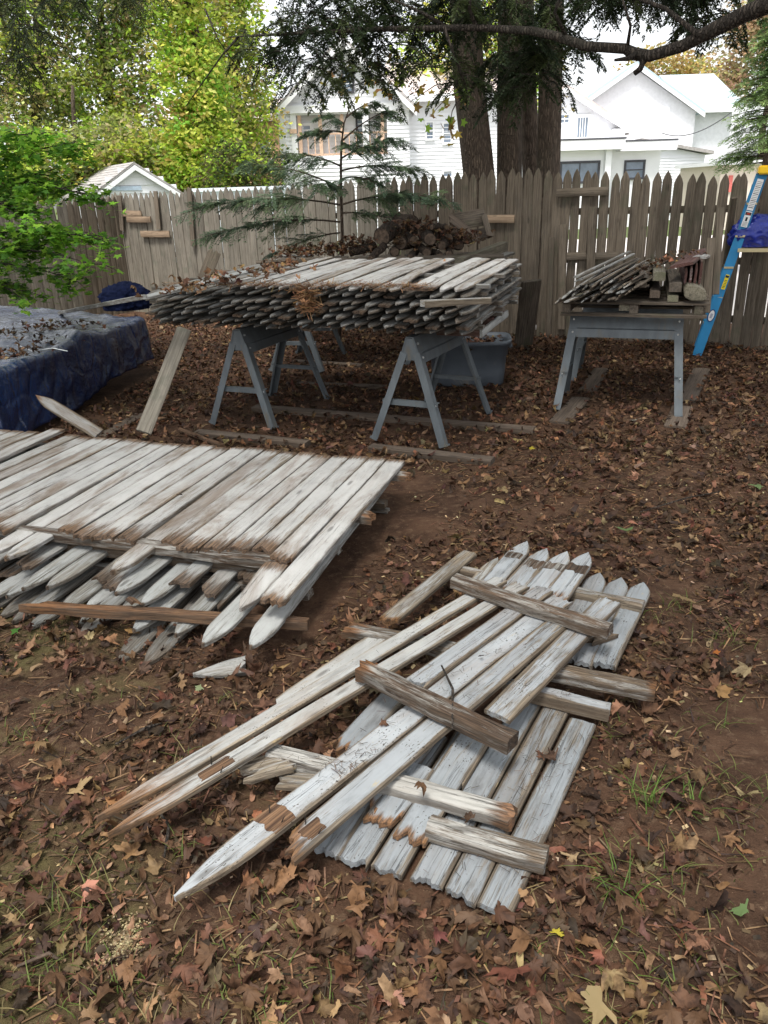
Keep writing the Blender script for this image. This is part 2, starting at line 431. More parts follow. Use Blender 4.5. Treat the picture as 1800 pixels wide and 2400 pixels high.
# ------------------------------------------------------------------ ground
def gz(x, y):
    """height of the yard"""
    return 0.012 * mnoise.noise(V((x * 1.3, y * 1.3, 0.0))) + 0.006 * mnoise.noise(V((x * 4.1, y * 4.1, 3.0)))
def make_ground():
    xs = np.concatenate([[-260, -90, -40, -20, -12, -8], np.arange(-6, 6.01, 0.07), [8, 12, 20, 40, 90, 260]])
    ys = np.concatenate([[-60, -20, -6, -2], np.arange(0.3, 10.5, 0.07), [11.5, 13, 16, 22, 32, 50, 90, 160, 300]])
    X, Y = np.meshgrid(xs, ys)
    near = (np.abs(X) < 6.1) & (Y > 0.2) & (Y < 10.6)
    Z = np.array([[gz(x, y) if n else 0.0 for x, y, n in zip(rx, ry, rn)] for rx, ry, rn in zip(X, Y, near)])
    v = np.stack([X, Y, Z], 2).reshape(-1, 3)
    nx, ny = len(xs), len(ys)
    i = np.arange(nx - 1)[None] + (np.arange(ny - 1) * nx)[:, None]
    f = np.stack([i, i + 1, i + nx + 1, i + nx], 2).reshape(-1, 4)
    m, nt, b, out = newmat('yard_soil'); k = NT(nt)
    tc = k('TexCoord'); co = tc.outputs['Object']
    n1 = k.noise(co, 3.2, 9, 0.68, 0.5); n2 = k.noise(co, 26.0, 8, 0.72); n3 = k.noise(co, 0.8, 5, 0.6); n4 = k.noise(co, 120.0, 4, 0.7)
    c = k.mix(k.ramp(n1, 0.32, 0.68), (0.046, 0.025, 0.016), (0.108, 0.060, 0.037))
    c = k.mix(k.ramp(n2, 0.5, 0.68), c, (0.140, 0.088, 0.056))
    c = k.mix(k.ramp(n2, 0.30, 0.42, 1.0, 0.0), c, (0.024, 0.016, 0.012))
    c = k.mix(k.ramp(n4, 0.66, 0.72), c, (0.36, 0.25, 0.15))
    # moss and thin grass towards the camera and at its left
    sx = k('SeparateXYZ'); k.link(co, sx.inputs[0])
    mo = k.math('ADD', n3, k.math('MULTIPLY', k.math('SUBTRACT', n1, 0.5), 0.6))
    mo = k.math('SUBTRACT', mo, k.math('MULTIPLY', sx.outputs[1], 0.05))
    mo = k.math('SUBTRACT', mo, k.ramp(sx.outputs[0], -1.1, 0.3, -0.13, 0.08))
    c = k.mix(k.math('MULTIPLY', k.ramp(mo, 0.45, 0.64), 0.5), c, k.mix(n2, (0.055, 0.062, 0.020), (0.155, 0.165, 0.058)))
    # beyond the fence: mown grass
    far = k.ramp(sx.outputs[1], 13.0, 15.0)
    c = k.mix(far, c, (0.10, 0.13, 0.05))
    k.link(c, b.inputs['Base Color']); b.inputs['Roughness'].default_value = 0.95
    b.inputs['Specular IOR Level'].default_value = 0.15
    k.bump(k.math('ADD', n2, k.math('MULTIPLY', n4, 0.4)), 0.9, 0.02, b)
    o = obj('ground', mesh_arrays('ground', v, f, smooth=True), m)
    tag(o, 'bare brown soil of the yard with mossy patches', kind='structure')
make_ground()
# pale concrete drive behind the right part of the fence
mb = MB(); mb.box(1.2, 26, 9.6, 27.0, -0.05, 0.012)
o = obj('driveway', mb.mesh('driveway'), plain_mat('pale_concrete', (0.62, 0.58, 0.55), 0.9, var=0.08, scale=1.2))
tag(o, 'pale concrete driveway behind the fence by the white house', kind='structure')

# ------------------------------------------------------------------ boards
def plank_mesh(L, w, t, e0='cut', e1='cut', seed=0, m=7, step=0.1, rot0=0.0, rot1=0.0, bend=None, cup=0.002, tip=0.15, rail=False, jag=0.05):
    """board with its top face at z=0, x from 0 to L; e0/e1: cut, point, broken"""
    r = random.Random(seed)
    n = max(3, int(L / step) + 1)
    off0 = [0.0] * m; off1 = [0.0] * m
    for e, off in ((e0, off0), (e1, off1)):
        if e == 'broken':
            s = r.uniform(-0.9, 0.9); q0 = r.uniform(0, 50)
            for j in range(m):
                w_ = 0.5 + 0.9 * mnoise.noise(V((q0 + j * 5.0 / m, 1.5, 0)))
                off[j] = max(0.0, jag * (w_ + s * (j / (m - 1) - 0.5) + r.uniform(-0.22, 0.22)))
            if r.random() < 0.4: off[r.randrange(m)] *= 0.2
        elif e == 'cut':
            s = r.uniform(-0.004, 0.004)
            for j in range(m): off[j] = abs(r.uniform(0, 0.003) + s * j / m)
    def hw(x):
        h = w / 2 * (1 + 0.02 * mnoise.noise(V((x * 3, seed * 1.7, 0))))
        for e, dist in ((e0, x), (e1, L - x)):
            if e == 'point' and dist < tip:
                q = max(0.0, dist / tip)
                h *= max(0.10, (1 - (1 - q) ** 1.75) ** 0.85)
        return h
    st = [L * i / (n - 1) for i in range(n)]
    for e, base in ((e0, 0.0), (e1, L)):
        if e == 'point':
            for q in (0.03, 0.07, 0.12, 0.2, 0.4, 0.7):
                st.append(tip * q if base == 0.0 else L - tip * q)
    st = sorted(set(round(s, 4) for s in st)); n = len(st)
    ju = [-1 + 2 * j / (m - 1) for j in range(m)]
    wob = seed * 3.1
    v, rot, edg = [], [], []
    for side in (0, 1):
        for i, x in enumerate(st):
            for j in range(m):
                lo, hi = off0[j], L - off1[j]
                xx = lo + (hi - lo) * x / L if (e0 == 'broken' or e1 == 'broken' or e0 == 'cut') else x
                if e0 == 'broken' and x > 0.25: xx = max(xx, x)
                h = hw(x)
                y = ju[j] * h + (0.012 if rail else 0.004) * (mnoise.noise(V((x * 1.6, wob, 4.0))) - mnoise.noise(V((0, wob, 4.0))))
                z = -cup * ju[j] ** 2 * (1 if side == 0 else 0) + 0.0025 * mnoise.noise(V((x * 2.2, j * 0.8, wob)))
                if side == 0 and abs(ju[j]) > 0.99: z -= 0.0035 if not rail else 0.008
                if rail:
                    if side == 0: z += 0.006 * mnoise.noise(V((x * 9, j * 2.3, wob))) - 0.006 * abs(mnoise.noise(V((x * 23, j * 3.1, wob))))
                    if abs(ju[j]) > 0.99: y += 0.007 * mnoise.noise(V((x * 10, j + 7.0, wob + side)))
                if side == 1: z -= t
                if e0 == 'broken' and i == 0: z += r.uniform(-0.3, 0.1) * t
                if e1 == 'broken' and i == n - 1: z += r.uniform(-0.3, 0.1) * t
                if bend: z += bend(x)
                v.append((xx, y, z))
                q = 0.0
                if rot0: q = max(q, 1 - x / rot0)
                if rot1: q = max(q, 1 - (L - x) / rot1)
                rot.append(max(0.0, q)); edg.append(abs(ju[j]))
    f = []
    N = n * m
    for i in range(n - 1):
        for j in range(m - 1):
            a = i * m + j
            f.append((a, a + 1, a + m + 1, a + m)); f.append((N + a, N + a + m, N + a + m + 1, N + a + 1))
        a = i * m; f.append((a, a + m, N + a + m, N + a))
        a = i * m + m - 1; f.append((a, N + a, N + a + m, a + m))
    for j in range(m - 1):
        f.append((j, N + j, N + j + 1, j + 1)); a = (n - 1) * m + j
        f.append((a, a + 1, N + a + 1, N + a))
    me = bpy.data.meshes.new('board')
    me.from_pydata(v, [], f)
    bm = bmesh.new(); bm.from_mesh(me); bmesh.ops.recalc_face_normals(bm, faces=bm.faces[:]); bm.to_mesh(me); bm.free()
    at = me.attributes.new('rot', 'FLOAT', 'POINT'); at.data.foreach_set('value', rot)
    at = me.attributes.new('edg', 'FLOAT', 'POINT'); at.data.foreach_set('value', edg)
    me.update()
    return me
_seed = [100]
def board_matrix(p0, p1, up=None, roll=0.0):
    x = (p1 - p0).normalized()
    u = V(up) if up else V((0, 0, 1))
    y = u.cross(x).normalized(); z = x.cross(y)
    if roll:
        R = Matrix.Rotation(roll, 3, x); y = R @ y; z = R @ z
    return Matrix(((x.x, y.x, z.x, p0.x), (x.y, y.y, z.y, p0.y), (x.z, y.z, z.z, p0.z), (0, 0, 0, 1)))
def board(name, p0, p1, w, t, mat, parent=None, up=None, roll=0.0, **kw):
    _seed[0] += 1
    p0, p1 = V(p0), V(p1)
    me = plank_mesh((p1 - p0).length, w, t, seed=_seed[0], **kw)
    return obj(name, me, mat, parent, board_matrix(p0, p1, up, roll))

# ------------------------------------------------------------------ picket fence
R = random.Random(5)
def picket_variants(mat, L, n=6, w=0.088, tip=0.125):
    out = []
    for i in range(n):
        me = plank_mesh(L, w, 0.018, 'cut', 'point', seed=300 + i + int(L * 100), m=5, step=0.25, tip=tip)
        me.materials.append(mat); out.append(me)
    return out
PV = picket_variants(M['fence'], 1.70)
PV2 = picket_variants(M['fence2'], 1.70)
def fence(points, tops, label, pitch=0.102, split=None, back=1, skip=()):
    """points: plan polyline; tops: picket height at each"""
    root = empty('picket_fence', (points[0][0], points[0][1], 0), label, 'fence')
    seg = []
    for (a, b), (ha, hb) in zip(zip(points, points[1:]), zip(tops, tops[1:])):
        a, b = V((*a, 0)), V((*b, 0))
        seg.append((a, b, ha, hb))
    s0 = 0.0
    for a, b, ha, hb in seg:
        d = (b - a); L = d.length; d.normalize()
        nrm = V((-d.y, d.x, 0))
        if nrm.y < 0: nrm = -nrm                       # pointing away from the camera
        x = s0
        while x < L:
            h = ha + (hb - ha) * x / L + R.uniform(-0.025, 0.025)
            p = a + d * x + nrm * R.uniform(-0.004, 0.006)
            me = R.choice(PV2 if (split is not None and p.x < split) or p.x < -4.3 else PV)
            lean = R.gauss(0, 0.008); yaw = R.gauss(0, 0.02)
            X = (V((0, 0, 1)) + d * lean).normalized()       # local x is up
            Z = (-nrm + d * yaw); Z = (Z - X * Z.dot(X)).normalized()
            Y = Z.cross(X)
            sc = h / 1.70
            Mw = Matrix(((X.x * sc, Y.x, Z.x, p.x), (X.y * sc, Y.y, Z.y, p.y), (X.z * sc, Y.z, Z.z, p.z - 0.01), (0, 0, 0, 1)))
            Mw = Mw @ Matrix.Diagonal((1, R.uniform(0.96, 1.06) * (1.17 if p.x < 2.05 else 1.09), 1, 1))
            obj('picket', me, None, root, Mw)
            x += pitch * R.uniform(0.96, 1.07)
        s0 = x - L
        off = nrm * 0.045
        for zr in (0.28, 0.86, 1.36):
            board('rail', a + off + V((0, 0, zr)), b + off + V((0, 0, zr)), 0.07, 0.045, M['fence'], root, up=-nrm, m=3, step=0.8)
    return root
FR = [(5.2, 6.95), (3.95, 7.93), (3.40, 8.32), (1.86, 9.08), (1.30, 9.26), (-0.95, 10.66), (-4.22, 12.68)]
fence_back = fence(FR, [1.64, 1.66, 1.70, 1.80, 1.81, 1.75, 1.72], 'weathered grey stockade picket fence running across the back of the yard', split=0.2)
fence_side = fence([(-3.86, 12.40), (-5.4, 10.05), (-7.4, 6.7)], [1.70, 1.58, 1.46], 'weathered brown picket fence along the left side behind the tarp', pitch=0.098)
def on_fence(px, py, off=-0.05):
    """point on the back fence line at a pixel, a little in front of it"""
    best = None
    for a, b in zip(FR, FR[1:]):
        d = ray(px, py)
        ax, ay = a; bx, by = b
        den = d.x * (by - ay) - d.y * (bx - ax)
        if abs(den) < 1e-9: continue
        t = (ax * (by - ay) - ay * (bx - ax)) / den
        q = _C + d * t
        u = ((q.x - ax) * (bx - ax) + (q.y - ay) * (by - ay)) / ((bx - ax) ** 2 + (by - ay) ** 2)
        if -0.02 <= u <= 1.02 and t > 0:
            n = V((-(by - ay), bx - ax, 0)).normalized()
            if n.y < 0: n = -n
            best = (q + n * off, n); break
    return best
def fence_board(name, p, q, w, mat, parent, off=-0.05, **kw):
    a, n = on_fence(*p, off); b, _ = on_fence(*q, off)
    return board(name, a, b, w, 0.02, mat, parent, up=-n, m=4, step=0.2, **kw)
for p, q, w, mt in [((1306, 452), (1427, 447), 0.085, 'fence'), ((1140, 513), (1207, 513), 0.085, 'tan'), ((1330, 600), (1376, 598), 0.08, 'fence'),
                    ((1376, 600), (1450, 598), 0.075, 'fence'), ((290, 500), (336, 501), 0.085, 'tan'), ((302, 514), (358, 514), 0.085, 'tan'), ((335, 548), (402, 548), 0.09, 'tan')]:
    fence_board('patch_board', p, q, w, M[mt], fence_back)
for p, q, w in [((1318, 770), (1322, 525), 0.085), ((1384, 700), (1392, 485), 0.09), ((1288, 800), (1295, 555), 0.06), ((292, 540), (286, 458), 0.08),
                ((458, 577), (449, 440), 0.08), ((378, 537), (370, 447), 0.08)]:
    fence_board('patch_picket', p, q, w, M['fence'], fence_back, off=-0.06)

# ------------------------------------------------------------------ steel sawhorses
SAW_H, SAW_L = 0.70, 0.82
def sawhorse_meshes():
    r = {}
    hl = SAW_L / 2
    mb = MB(); t = 0.006
    # folded saddle: narrow top, flared sides and a lip, open below
    prof = [(-0.027, SAW_H), (0.027, SAW_H), (0.062, SAW_H - 0.10), (0.062, SAW_H - 0.105), (0.074, SAW_H - 0.112), (0.084, SAW_H - 0.172),
            (0.078, SAW_H - 0.172), (0.068, SAW_H - 0.115), (0.054, SAW_H - 0.108), (0.020, SAW_H - t), (-0.020, SAW_H - t), (-0.054, SAW_H - 0.108),
            (-0.068, SAW_H - 0.115), (-0.078, SAW_H - 0.172), (-0.084, SAW_H - 0.172), (-0.074, SAW_H - 0.112), (-0.062, SAW_H - 0.105), (-0.062, SAW_H - 0.10)]
    mb.prism(prof, 'x', -hl, hl)
    r['saddle'] = mb.mesh('saddle')
    mb = MB()
    mb.prism([(-0.024, SAW_H - 0.01), (0.024, SAW_H - 0.01), (0.070, SAW_H - 0.152), (-0.070, SAW_H - 0.152)], 'x', hl - 0.008, hl - 0.003)
    r['end_plate'] = mb.mesh('end_plate')
    for i, (sx, sy) in enumerate(((1, 1), (1, -1), (-1, 1), (-1, -1))):
        a = V((sx * (hl - 0.03), sy * 0.066, SAW_H - 0.10)); b = V((sx * (hl + 0.035), sy * 0.275, 0.0))
        mb = MB()
        d = (b - a).normalized()
        n_out = V((0, sy, 0)); n_out = (n_out - d * n_out.dot(d)).normalized()
        n_end = V((sx, 0, 0)); n_end = (n_end - d * n_end.dot(d)).normalized()
        mb.bar(a, b, 0.058, 0.004, up=n_out)
        mb.bar(a + n_end * 0.028 - n_out * 0.024, b + n_end * 0.026 - n_out * 0.022, 0.046, 0.004, up=n_end)
        mb.bar(a - n_end * 0.028 - n_out * 0.008, b - n_end * 0.027 - n_out * 0.008, 0.016, 0.004, up=n_end)
        mb.bar(b - d * 0.012, b, 0.05, 0.03, up=n_out)
        r['leg%d' % i] = mb.mesh('leg')
    for i, sx in enumerate((1, -1)):
        mb = MB(); z = 0.26; x = sx * (hl + 0.013)
        mb.box(x - 0.003, x + 0.003, -0.202, 0.202, z - 0.017, z + 0.017)
        mb.box(x - sx * 0.022 - 0.011, x - sx * 0.022 + 0.011, -0.202, 0.202, z + 0.013, z + 0.018)
        r['cross_brace%d' % i] = mb.mesh('cross_brace')
    mb = MB()
    for sx in (1, -1):
        for sy in (1, -1):
            for z, yy in ((SAW_H - 0.045, 0.047), (SAW_H - 0.135, 0.083)):
                mb.tube([(sx * (hl - 0.03), sy * (yy - 0.008), z), (sx * (hl - 0.03), sy * (yy + 0.004), z)], [0.008, 0.007], 8)
            mb.tube([(sx * (hl + 0.012), sy * 0.188, 0.26), (sx * (hl + 0.019), sy * 0.188, 0.26)], [0.006, 0.006], 8)
    r['bolts'] = mb.mesh('bolts')
    return r
SM = sawhorse_meshes()
for kk, me in SM.items(): me.materials.append(M['bolt'] if kk == 'bolts' else M['steel'])
def sawhorse(cx, cy, dx, dy, label, z=0.0):
    root = empty('sawhorse', (cx, cy, z), label, 'sawhorse', 'grey steel sawhorses holding up the salvaged wood')
    root.rotation_euler = (0, 0, math.atan2(dy, dx))
    for kk, me in SM.items():
        o = bpy.data.objects.new(kk.rstrip('0123'), me); COL.objects.link(o); o.parent = root
        if kk == 'end_plate':
            o2 = o.copy(); COL.objects.link(o2); o2.rotation_euler = (0, 0, math.pi); o2.parent = root
    return root
sawhorse(-0.86, 5.97, 0.33, 0.80, 'grey steel sawhorse under the left half of the picket stack', 0.035)
sawhorse(0.385, 5.41, 0.37, 0.74, 'grey steel sawhorse under the right half of the picket stack, before the bin', 0.035)
sawhorse(-0.72, 7.95, 0.20, 0.97, 'grey steel sawhorse in shade below the log pile, left one', 0.02)
sawhorse(0.62, 8.05, 0.20, 0.97, 'grey steel sawhorse in shade below the log pile, right one', 0.02)
sawhorse(1.875, 5.90, 0.785, -0.29, 'grey steel sawhorse seen broadside below the beams at the right, front one', 0.015)
sawhorse(2.22, 6.83, 0.785, -0.29, 'grey steel sawhorse below the beams at the right, rear one', 0.015)

GROUND_BOARDS = []
# boards lying on the ground under the sawhorse feet
for a, b, w, t, lab in [((461, 1008), (722, 1034), 0.10, 0.04, 'muddy board lying under the near feet of the left sawhorse'),
                        ((868, 1042), (1156, 1074), 0.10, 0.04, 'muddy board lying under the near feet of the sawhorse by the bin'),
                        ((597, 950), (1253, 1002), 0.11, 0.04, 'long muddy board lying across the ground under the far sawhorse feet'),
                        ((690, 843), (850, 853), 0.10, 0.03, 'muddy board lying in the leaves far below the log pile'),
                        ((700, 895), (905, 903), 0.09, 0.03, 'thin muddy board lying behind the left sawhorse'),
                        ((1310, 988), (1362, 930), 0.15, 0.018, 'flat board under the left feet of the right front sawhorse'),
                        ((1376, 915), (1412, 862), 0.15, 0.018, 'flat board under the left feet of the right rear sawhorse'),
                        ((1582, 998), (1600, 950), 0.15, 0.018, 'flat board under the right foot of the right front sawhorse'),
                        ((1606, 938), (1645, 862), 0.15, 0.018, 'flat board under the right feet of the right rear sawhorse')]:
    o = board('ground_board', G(*a, t), G(*b, t), w, t, M['gboard'], e0='cut', e1='cut', m=5, step=0.2)
    tag(o, lab, 'board', 'boards laid under the sawhorse feet')
    p, q = G(*a, t), G(*b, t); n_ = V((-(q - p).y, (q - p).x, 0)).normalized() * (w / 2 - 0.01)
    GROUND_BOARDS.append([(c.x, c.y) for c in (p + n_, q + n_, q - n_, p - n_)])

# ------------------------------------------------------------------ picket panels stacked on the sawhorses
d_st = V((0.363, 0.932, 0)).normalized(); a_st = V((-d_st.y, d_st.x, 0))       # a_st points left
ST_FR = V((0.50, 4.80, 0))
def stack_picket(i, sag, L):
    rr = random.Random(i)
    warp = rr.uniform(-0.006, 0.005)
    def bend(x): return -sag * max(0.0, (0.62 - x) / 0.62) ** 1.6 + warp * math.sin(x * 2.6)
    e = 'broken' if i % 6 == 5 else 'point'
    me = plank_mesh(L, rr.uniform(0.086, 0.096), rr.uniform(0.010, 0.014), e, 'cut', cup=0.0008, seed=700 + i, m=6, step=0.12, tip=rr.uniform(0.12, 0.20), bend=bend, rot0=0.05 if e == 'broken' else 0.0, jag=0.04)
    me.materials.append(M['stackd'] if i < 100 else M['floor']); return me
SPV = [stack_picket(i, 0.004 + 0.006 * (i % 3), 1.62) for i in range(14)]
SPT = [stack_picket(100 + i, 0.006, 1.62) for i in range(9)]
ordn = ['lowest', 'second from the bottom', 'third from the bottom', 'middle', 'third from the top', 'second from the top', 'topmost']
for layer in range(7):
    z = 0.795 + layer * 0.044
    top = layer == 6
    rr = random.Random(40 + layer)
    lat0 = rr.uniform(-0.03, 0.03); fwd0 = rr.uniform(-0.05, 0.06) - (0.07 if layer in (3, 4) else 0.0)
    n = 24 if not top else 18
    root = empty('fence_section', ST_FR + V((0, 0, z)), 'grey weathered picket fence panel, %s in the stack on sawhorses' % ordn[layer], 'fence section', 'picket panels stacked on sawhorses')
    for i in range(n):
        if layer in (2, 4) and rr.random() < 0.07: continue
        if layer == 5 and i in (12,): continue
        lat = lat0 + i * 0.0985 + rr.uniform(-0.005, 0.005)
        fwd = fwd0 + rr.gauss(0, 0.016)
        me = rr.choice(SPT if top else SPV)
        yaw = rr.gauss(0, 0.010)
        if top and i == 4: fwd -= 0.05; yaw = 0.14
        p = ST_FR + a_st * lat + d_st * fwd + V((0, 0, z + rr.uniform(-0.002, 0.003)))
        X = (d_st + a_st * yaw + V((0, 0, 0.030 + rr.gauss(0, 0.004)))).normalized()
        Y = V((0, 0, 1)).cross(X).normalized(); Z = X.cross(Y)
        Mw = Matrix(((X.x, Y.x, Z.x, p.x), (X.y, Y.y, Z.y, p.y), (X.z, Y.z, Z.z, p.z), (0, 0, 0, 1)))
        obj('picket', me, None, root, Mw)
    for s in (0.32, 0.82, 1.32):
        zz = z - 0.018 + s * 0.030
        ex = rr.uniform(0.05, 0.12)
        b0 = ST_FR + d_st * (s + fwd0) - a_st * ex + V((0, 0, zz)); b1 = b0 + a_st * (0.0985 * n + 0.1 + ex)
        board('rail', b0, b1, 0.05, 0.026, M['stackd'], root, m=4, step=0.3)
# timbers and short blocks that carry the stack
for lat, ln, fw, lab in [(0.30, 1.5, 0.26, 'dark timber carrying the right end of the picket stack'), (1.45, 1.5, 0.26, 'dark timber carrying the left end of the picket stack')]:
    p = ST_FR + a_st * lat + d_st * fw + V((0, 0, 0.772))
    tag(board('timber', p - d_st * 0.0, p + d_st * ln, 0.085, 0.036, M['lumber'], m=4, step=0.3), lab, 'timber')
pal = empty('pallet', ST_FR + d_st * 0.35 - a_st * 0.0 + V((0, 0, 0.69)), 'small slatted pallet with reddish blocks under the right end of the picket stack', 'pallet')
pb = ST_FR + d_st * 0.50 - a_st * 0.02
for s in (0.0, 0.34, 0.68):
    board('block', pb + d_st * s + a_st * 0.33 + V((0, 0, 0.765)), pb + d_st * s - a_st * 0.0 + V((0, 0, 0.765)), 0.05, 0.075, M['red'], pal, m=4, step=0.2)
board('slat', pb - d_st * 0.03 - a_st * 0.012 + V((0, 0, 0.71)), pb + d_st * 0.80 - a_st * 0.012 + V((0, 0, 0.725)), 0.055, 0.02, M['stack'], pal, up=(1, 0, 0), m=4)
board('slat', pb - d_st * 0.03 - a_st * 0.012 + V((0, 0, 0.80)), pb + d_st * 0.80 - a_st * 0.012 + V((0, 0, 0.815)), 0.03, 0.02, M['stack'], pal, up=(1, 0, 0), m=4)
o = board('rail', G(985, 704, 1.02), G(1150, 697, 1.02), 0.05, 0.035, M['fgw'], m=4, step=0.15, e0='broken')
tag(o, 'short pale rail jutting forward under the right tips of the topmost panel', 'rail')
# loose boards on top of the stack and leaning about it
def loose(name, p0, p1, w, t, mt, label, cat='board', **kw):
    return tag(board(name, p0, p1, w, t, M[mt], **kw), label, cat)
loose('board', G(338, 694, 1.05), G(575, 634, 1.13), 0.10, 0.018, 'stack', 'grey board lying along the left edge of the picket stack', m=5)
loose('board', G(140, 729, 0.60), G(335, 690, 1.08), 0.045, 0.03, 'stack', 'thin grey pole resting on the blue tarp and the picket stack', 'pole', m=4)
loose('board', G(336, 1012, 0.27), G(432, 768, 0.80), 0.095, 0.018, 'fence2', 'greenish grey board leaning up from the floor pile to the picket stack', m=6, up=(0.2, -1, 0.4))
loose('picket', G(232, 1016, 0.20), G(84, 926, 0.42), 0.085, 0.018, 'fgw', 'pointed picket leaning against the blue tarp', 'picket', m=6, e1='point', up=(0.3, -0.8, 0.8), rot1=0.1)
loose('board', D(478, 655, 8.2), D(506, 585, 8.35), 0.13, 0.02, 'fence', 'broken dark board standing up behind the picket stack', m=6, e1='broken', jag=0.06, up=(0.3, -1, 0.3))
loose('board', G(232, 1022, 0.03), G(330, 968, 0.03), 0.10, 0.02, 'gboard', 'muddy board lying beside the foot of the tarp')
loose('splinter', G(420, 1002, 0.03), G(520, 1040, 0.06), 0.04, 0.02, 'railo', 'orange split stick lying behind the floor pile', 'stick', e0='broken', e1='broken', m=4)

# ------------------------------------------------------------------ picket panels piled on the ground at the left
d_fl = V((0.318, 0.948, 0)).normalized(); a_fl = V((-d_fl.y, d_fl.x, 0))
BRp = V((0.124, 3.985, 0))
W = 0.1065
Rf = random.Random(77)
top = empty('fence_section', BRp + V((0, 0, 0.22)), 'white weathered fence panel on top of the pile on the ground at the left', 'fence section', 'picket panels piled on the ground')
for i in range(27):
    back = BRp + a_fl * (i * W + 0.05) + V((0, 0, 0.252 + Rf.uniform(0, 0.004))) + d_fl * Rf.uniform(-0.02, 0.015)
    L, e = 1.27 + 0.012 * i * 0.2 + Rf.uniform(-0.03, 0.03), 'broken'
    kw = dict(rot0=Rf.uniform(0.10, 0.26))
    zf = 0.245
    if i == 0: L, e, kw = 1.60, 'broken', dict(rot0=0.02); zf = 0.235
    if i == 1: L, e, kw = 1.30, 'broken', dict(rot0=0.12)
    if i in (7,): L, e, kw = 1.52, 'point', dict(rot0=0.05); zf = 0.215
    if i in (12, 13): L, e, kw = 1.50, 'point', dict(rot0=0.04); zf = 0.215
    if i in (17, 20): L, e, kw = 1.5, 'point', dict(rot0=0.04)
    lift = 0.035 if i == 21 else 0.0
    front = back - d_fl * L + a_fl * Rf.uniform(-0.008, 0.008)
    front.z = zf + lift * 0.3; back.z += lift
    board('picket', front, back, W - 0.005, 0.02, M['floor'], top, e0=e, e1='cut', m=12, step=0.09, jag=0.04, cup=0.001, rot1=Rf.uniform(0.03, 0.14), **kw)
for s, mt, x0 in ((1.24, 'raild', 0.12), (0.70, 'rail', -0.06), (0.12, 'rail', -0.07)):
    p = BRp - d_fl * s + a_fl * x0 + V((0, 0, 0.229))
    board('rail', p, p + a_fl * 2.7, 0.07, 0.045, M[mt], top, m=5, step=0.08, rail=True, e0='broken', e1='broken', rot0=0.05)
# fragment of picket one row on: broken tip still hanging on
tip0 = BRp + a_fl * (1 * W + 0.05) - d_fl * 1.31
board('picket_tip', tip0 - d_fl * 0.32 + V((0, 0, 0.205)), tip0 + V((0, 0, 0.24)), W - 0.006, 0.02, M['floor'], top, e0='point', e1='broken', m=8, jag=0.02, rot1=0.06, tip=0.16)
layers = [(0.178, 1.60, 'second', (0, 1, 5, 6, 9, 10, 13, 14, 16, 17, 18), (3, 4, 7, 8, 11, 12)), (0.108, 1.62, 'third', (3, 4, 5, 6, 7, 8, 9, 10, 11, 13, 14, 15, 17), (2, 12)),
          (0.045, 1.68, 'lowest', (3, 4, 5, 6, 7, 8, 9, 10, 11, 12, 14, 15, 16, 18), (2,))]
for li, (z, L0, nm, tips, brk) in enumerate(layers):
    rr = random.Random(500 + li)
    root = empty('fence_section', BRp + V((0, 0, z)), 'grey picket panel, %s in the pile on the ground at left' % (nm if nm == 'lowest' else nm + ' from the top'), 'fence section', 'picket panels piled on the ground')
    sh = (0.04, 0.10, 0.16)[li]
    for i in range(24):
        back = BRp + a_fl * (i * W + 0.06 + sh) + V((0, 0, z)) + d_fl * (rr.uniform(-0.04, 0.0) - 0.05)
        yaw = rr.gauss(0, 0.02)
        if i in tips: L, e = L0 + rr.uniform(-0.06, 0.05) - 0.05, 'point'
        elif i in brk: L, e = 1.38 + rr.uniform(-0.05, 0.08), 'broken'
        else: L, e = 1.25, 'broken'
        if li == 0 and i in (0, 1): L = 1.70 + 0.03 * i
        if li == 2 and i in (4, 5): L = 1.74; yaw = 0.10
        front = back - (d_fl + a_fl * yaw) * L
        front.z = z - rr.uniform(0.02, 0.05) if li < 2 else 0.024
        board('picket', front, back, 0.094, 0.018, M['stackd'] if li == 2 else M['stack'], root, e0=e, e1='cut', m=8, step=0.14, jag=0.04, rot0=0.02 if e == 'point' else 0.2, rot1=0.08)
    for s in (1.18, 0.66, 0.14):
        p = BRp - d_fl * (s + rr.uniform(0, 0.06)) - a_fl * rr.choice((-0.12, -0.05, 0.07, 0.03)) + V((0, 0, z - 0.020))
        board('rail', p, p + a_fl * 2.5, 0.06, 0.04 if z > 0.06 else 0.02, M['rail'], root, m=5, step=0.2, rail=True)
loose('rail', G(48, 1408, 0.14), G(722, 1450, 0.13), 0.042, 0.042, 'railo', 'long rotten orange rail lying across the front tips of the pile at the left', 'rail', e0='broken', e1='cut', m=6, step=0.05, rail=True, rot0=0.9, jag=0.08)
loose('picket_tip', G(452, 1578, 0.035), G(590, 1550, 0.03), 0.085, 0.018, 'stack', 'loose grey picket tip lying on the soil between the two piles', 'picket piece', e0='point', e1='broken', m=7, tip=0.2, jag=0.06, roll=0.25)
loose('stick', G(300, 1395, 0.17), G(328, 1418, 0.17), 0.03, 0.012, 'railo', 'small brown splinter lying on the front tips of the left pile', 'splinter', e0='broken', e1='broken', m=3)

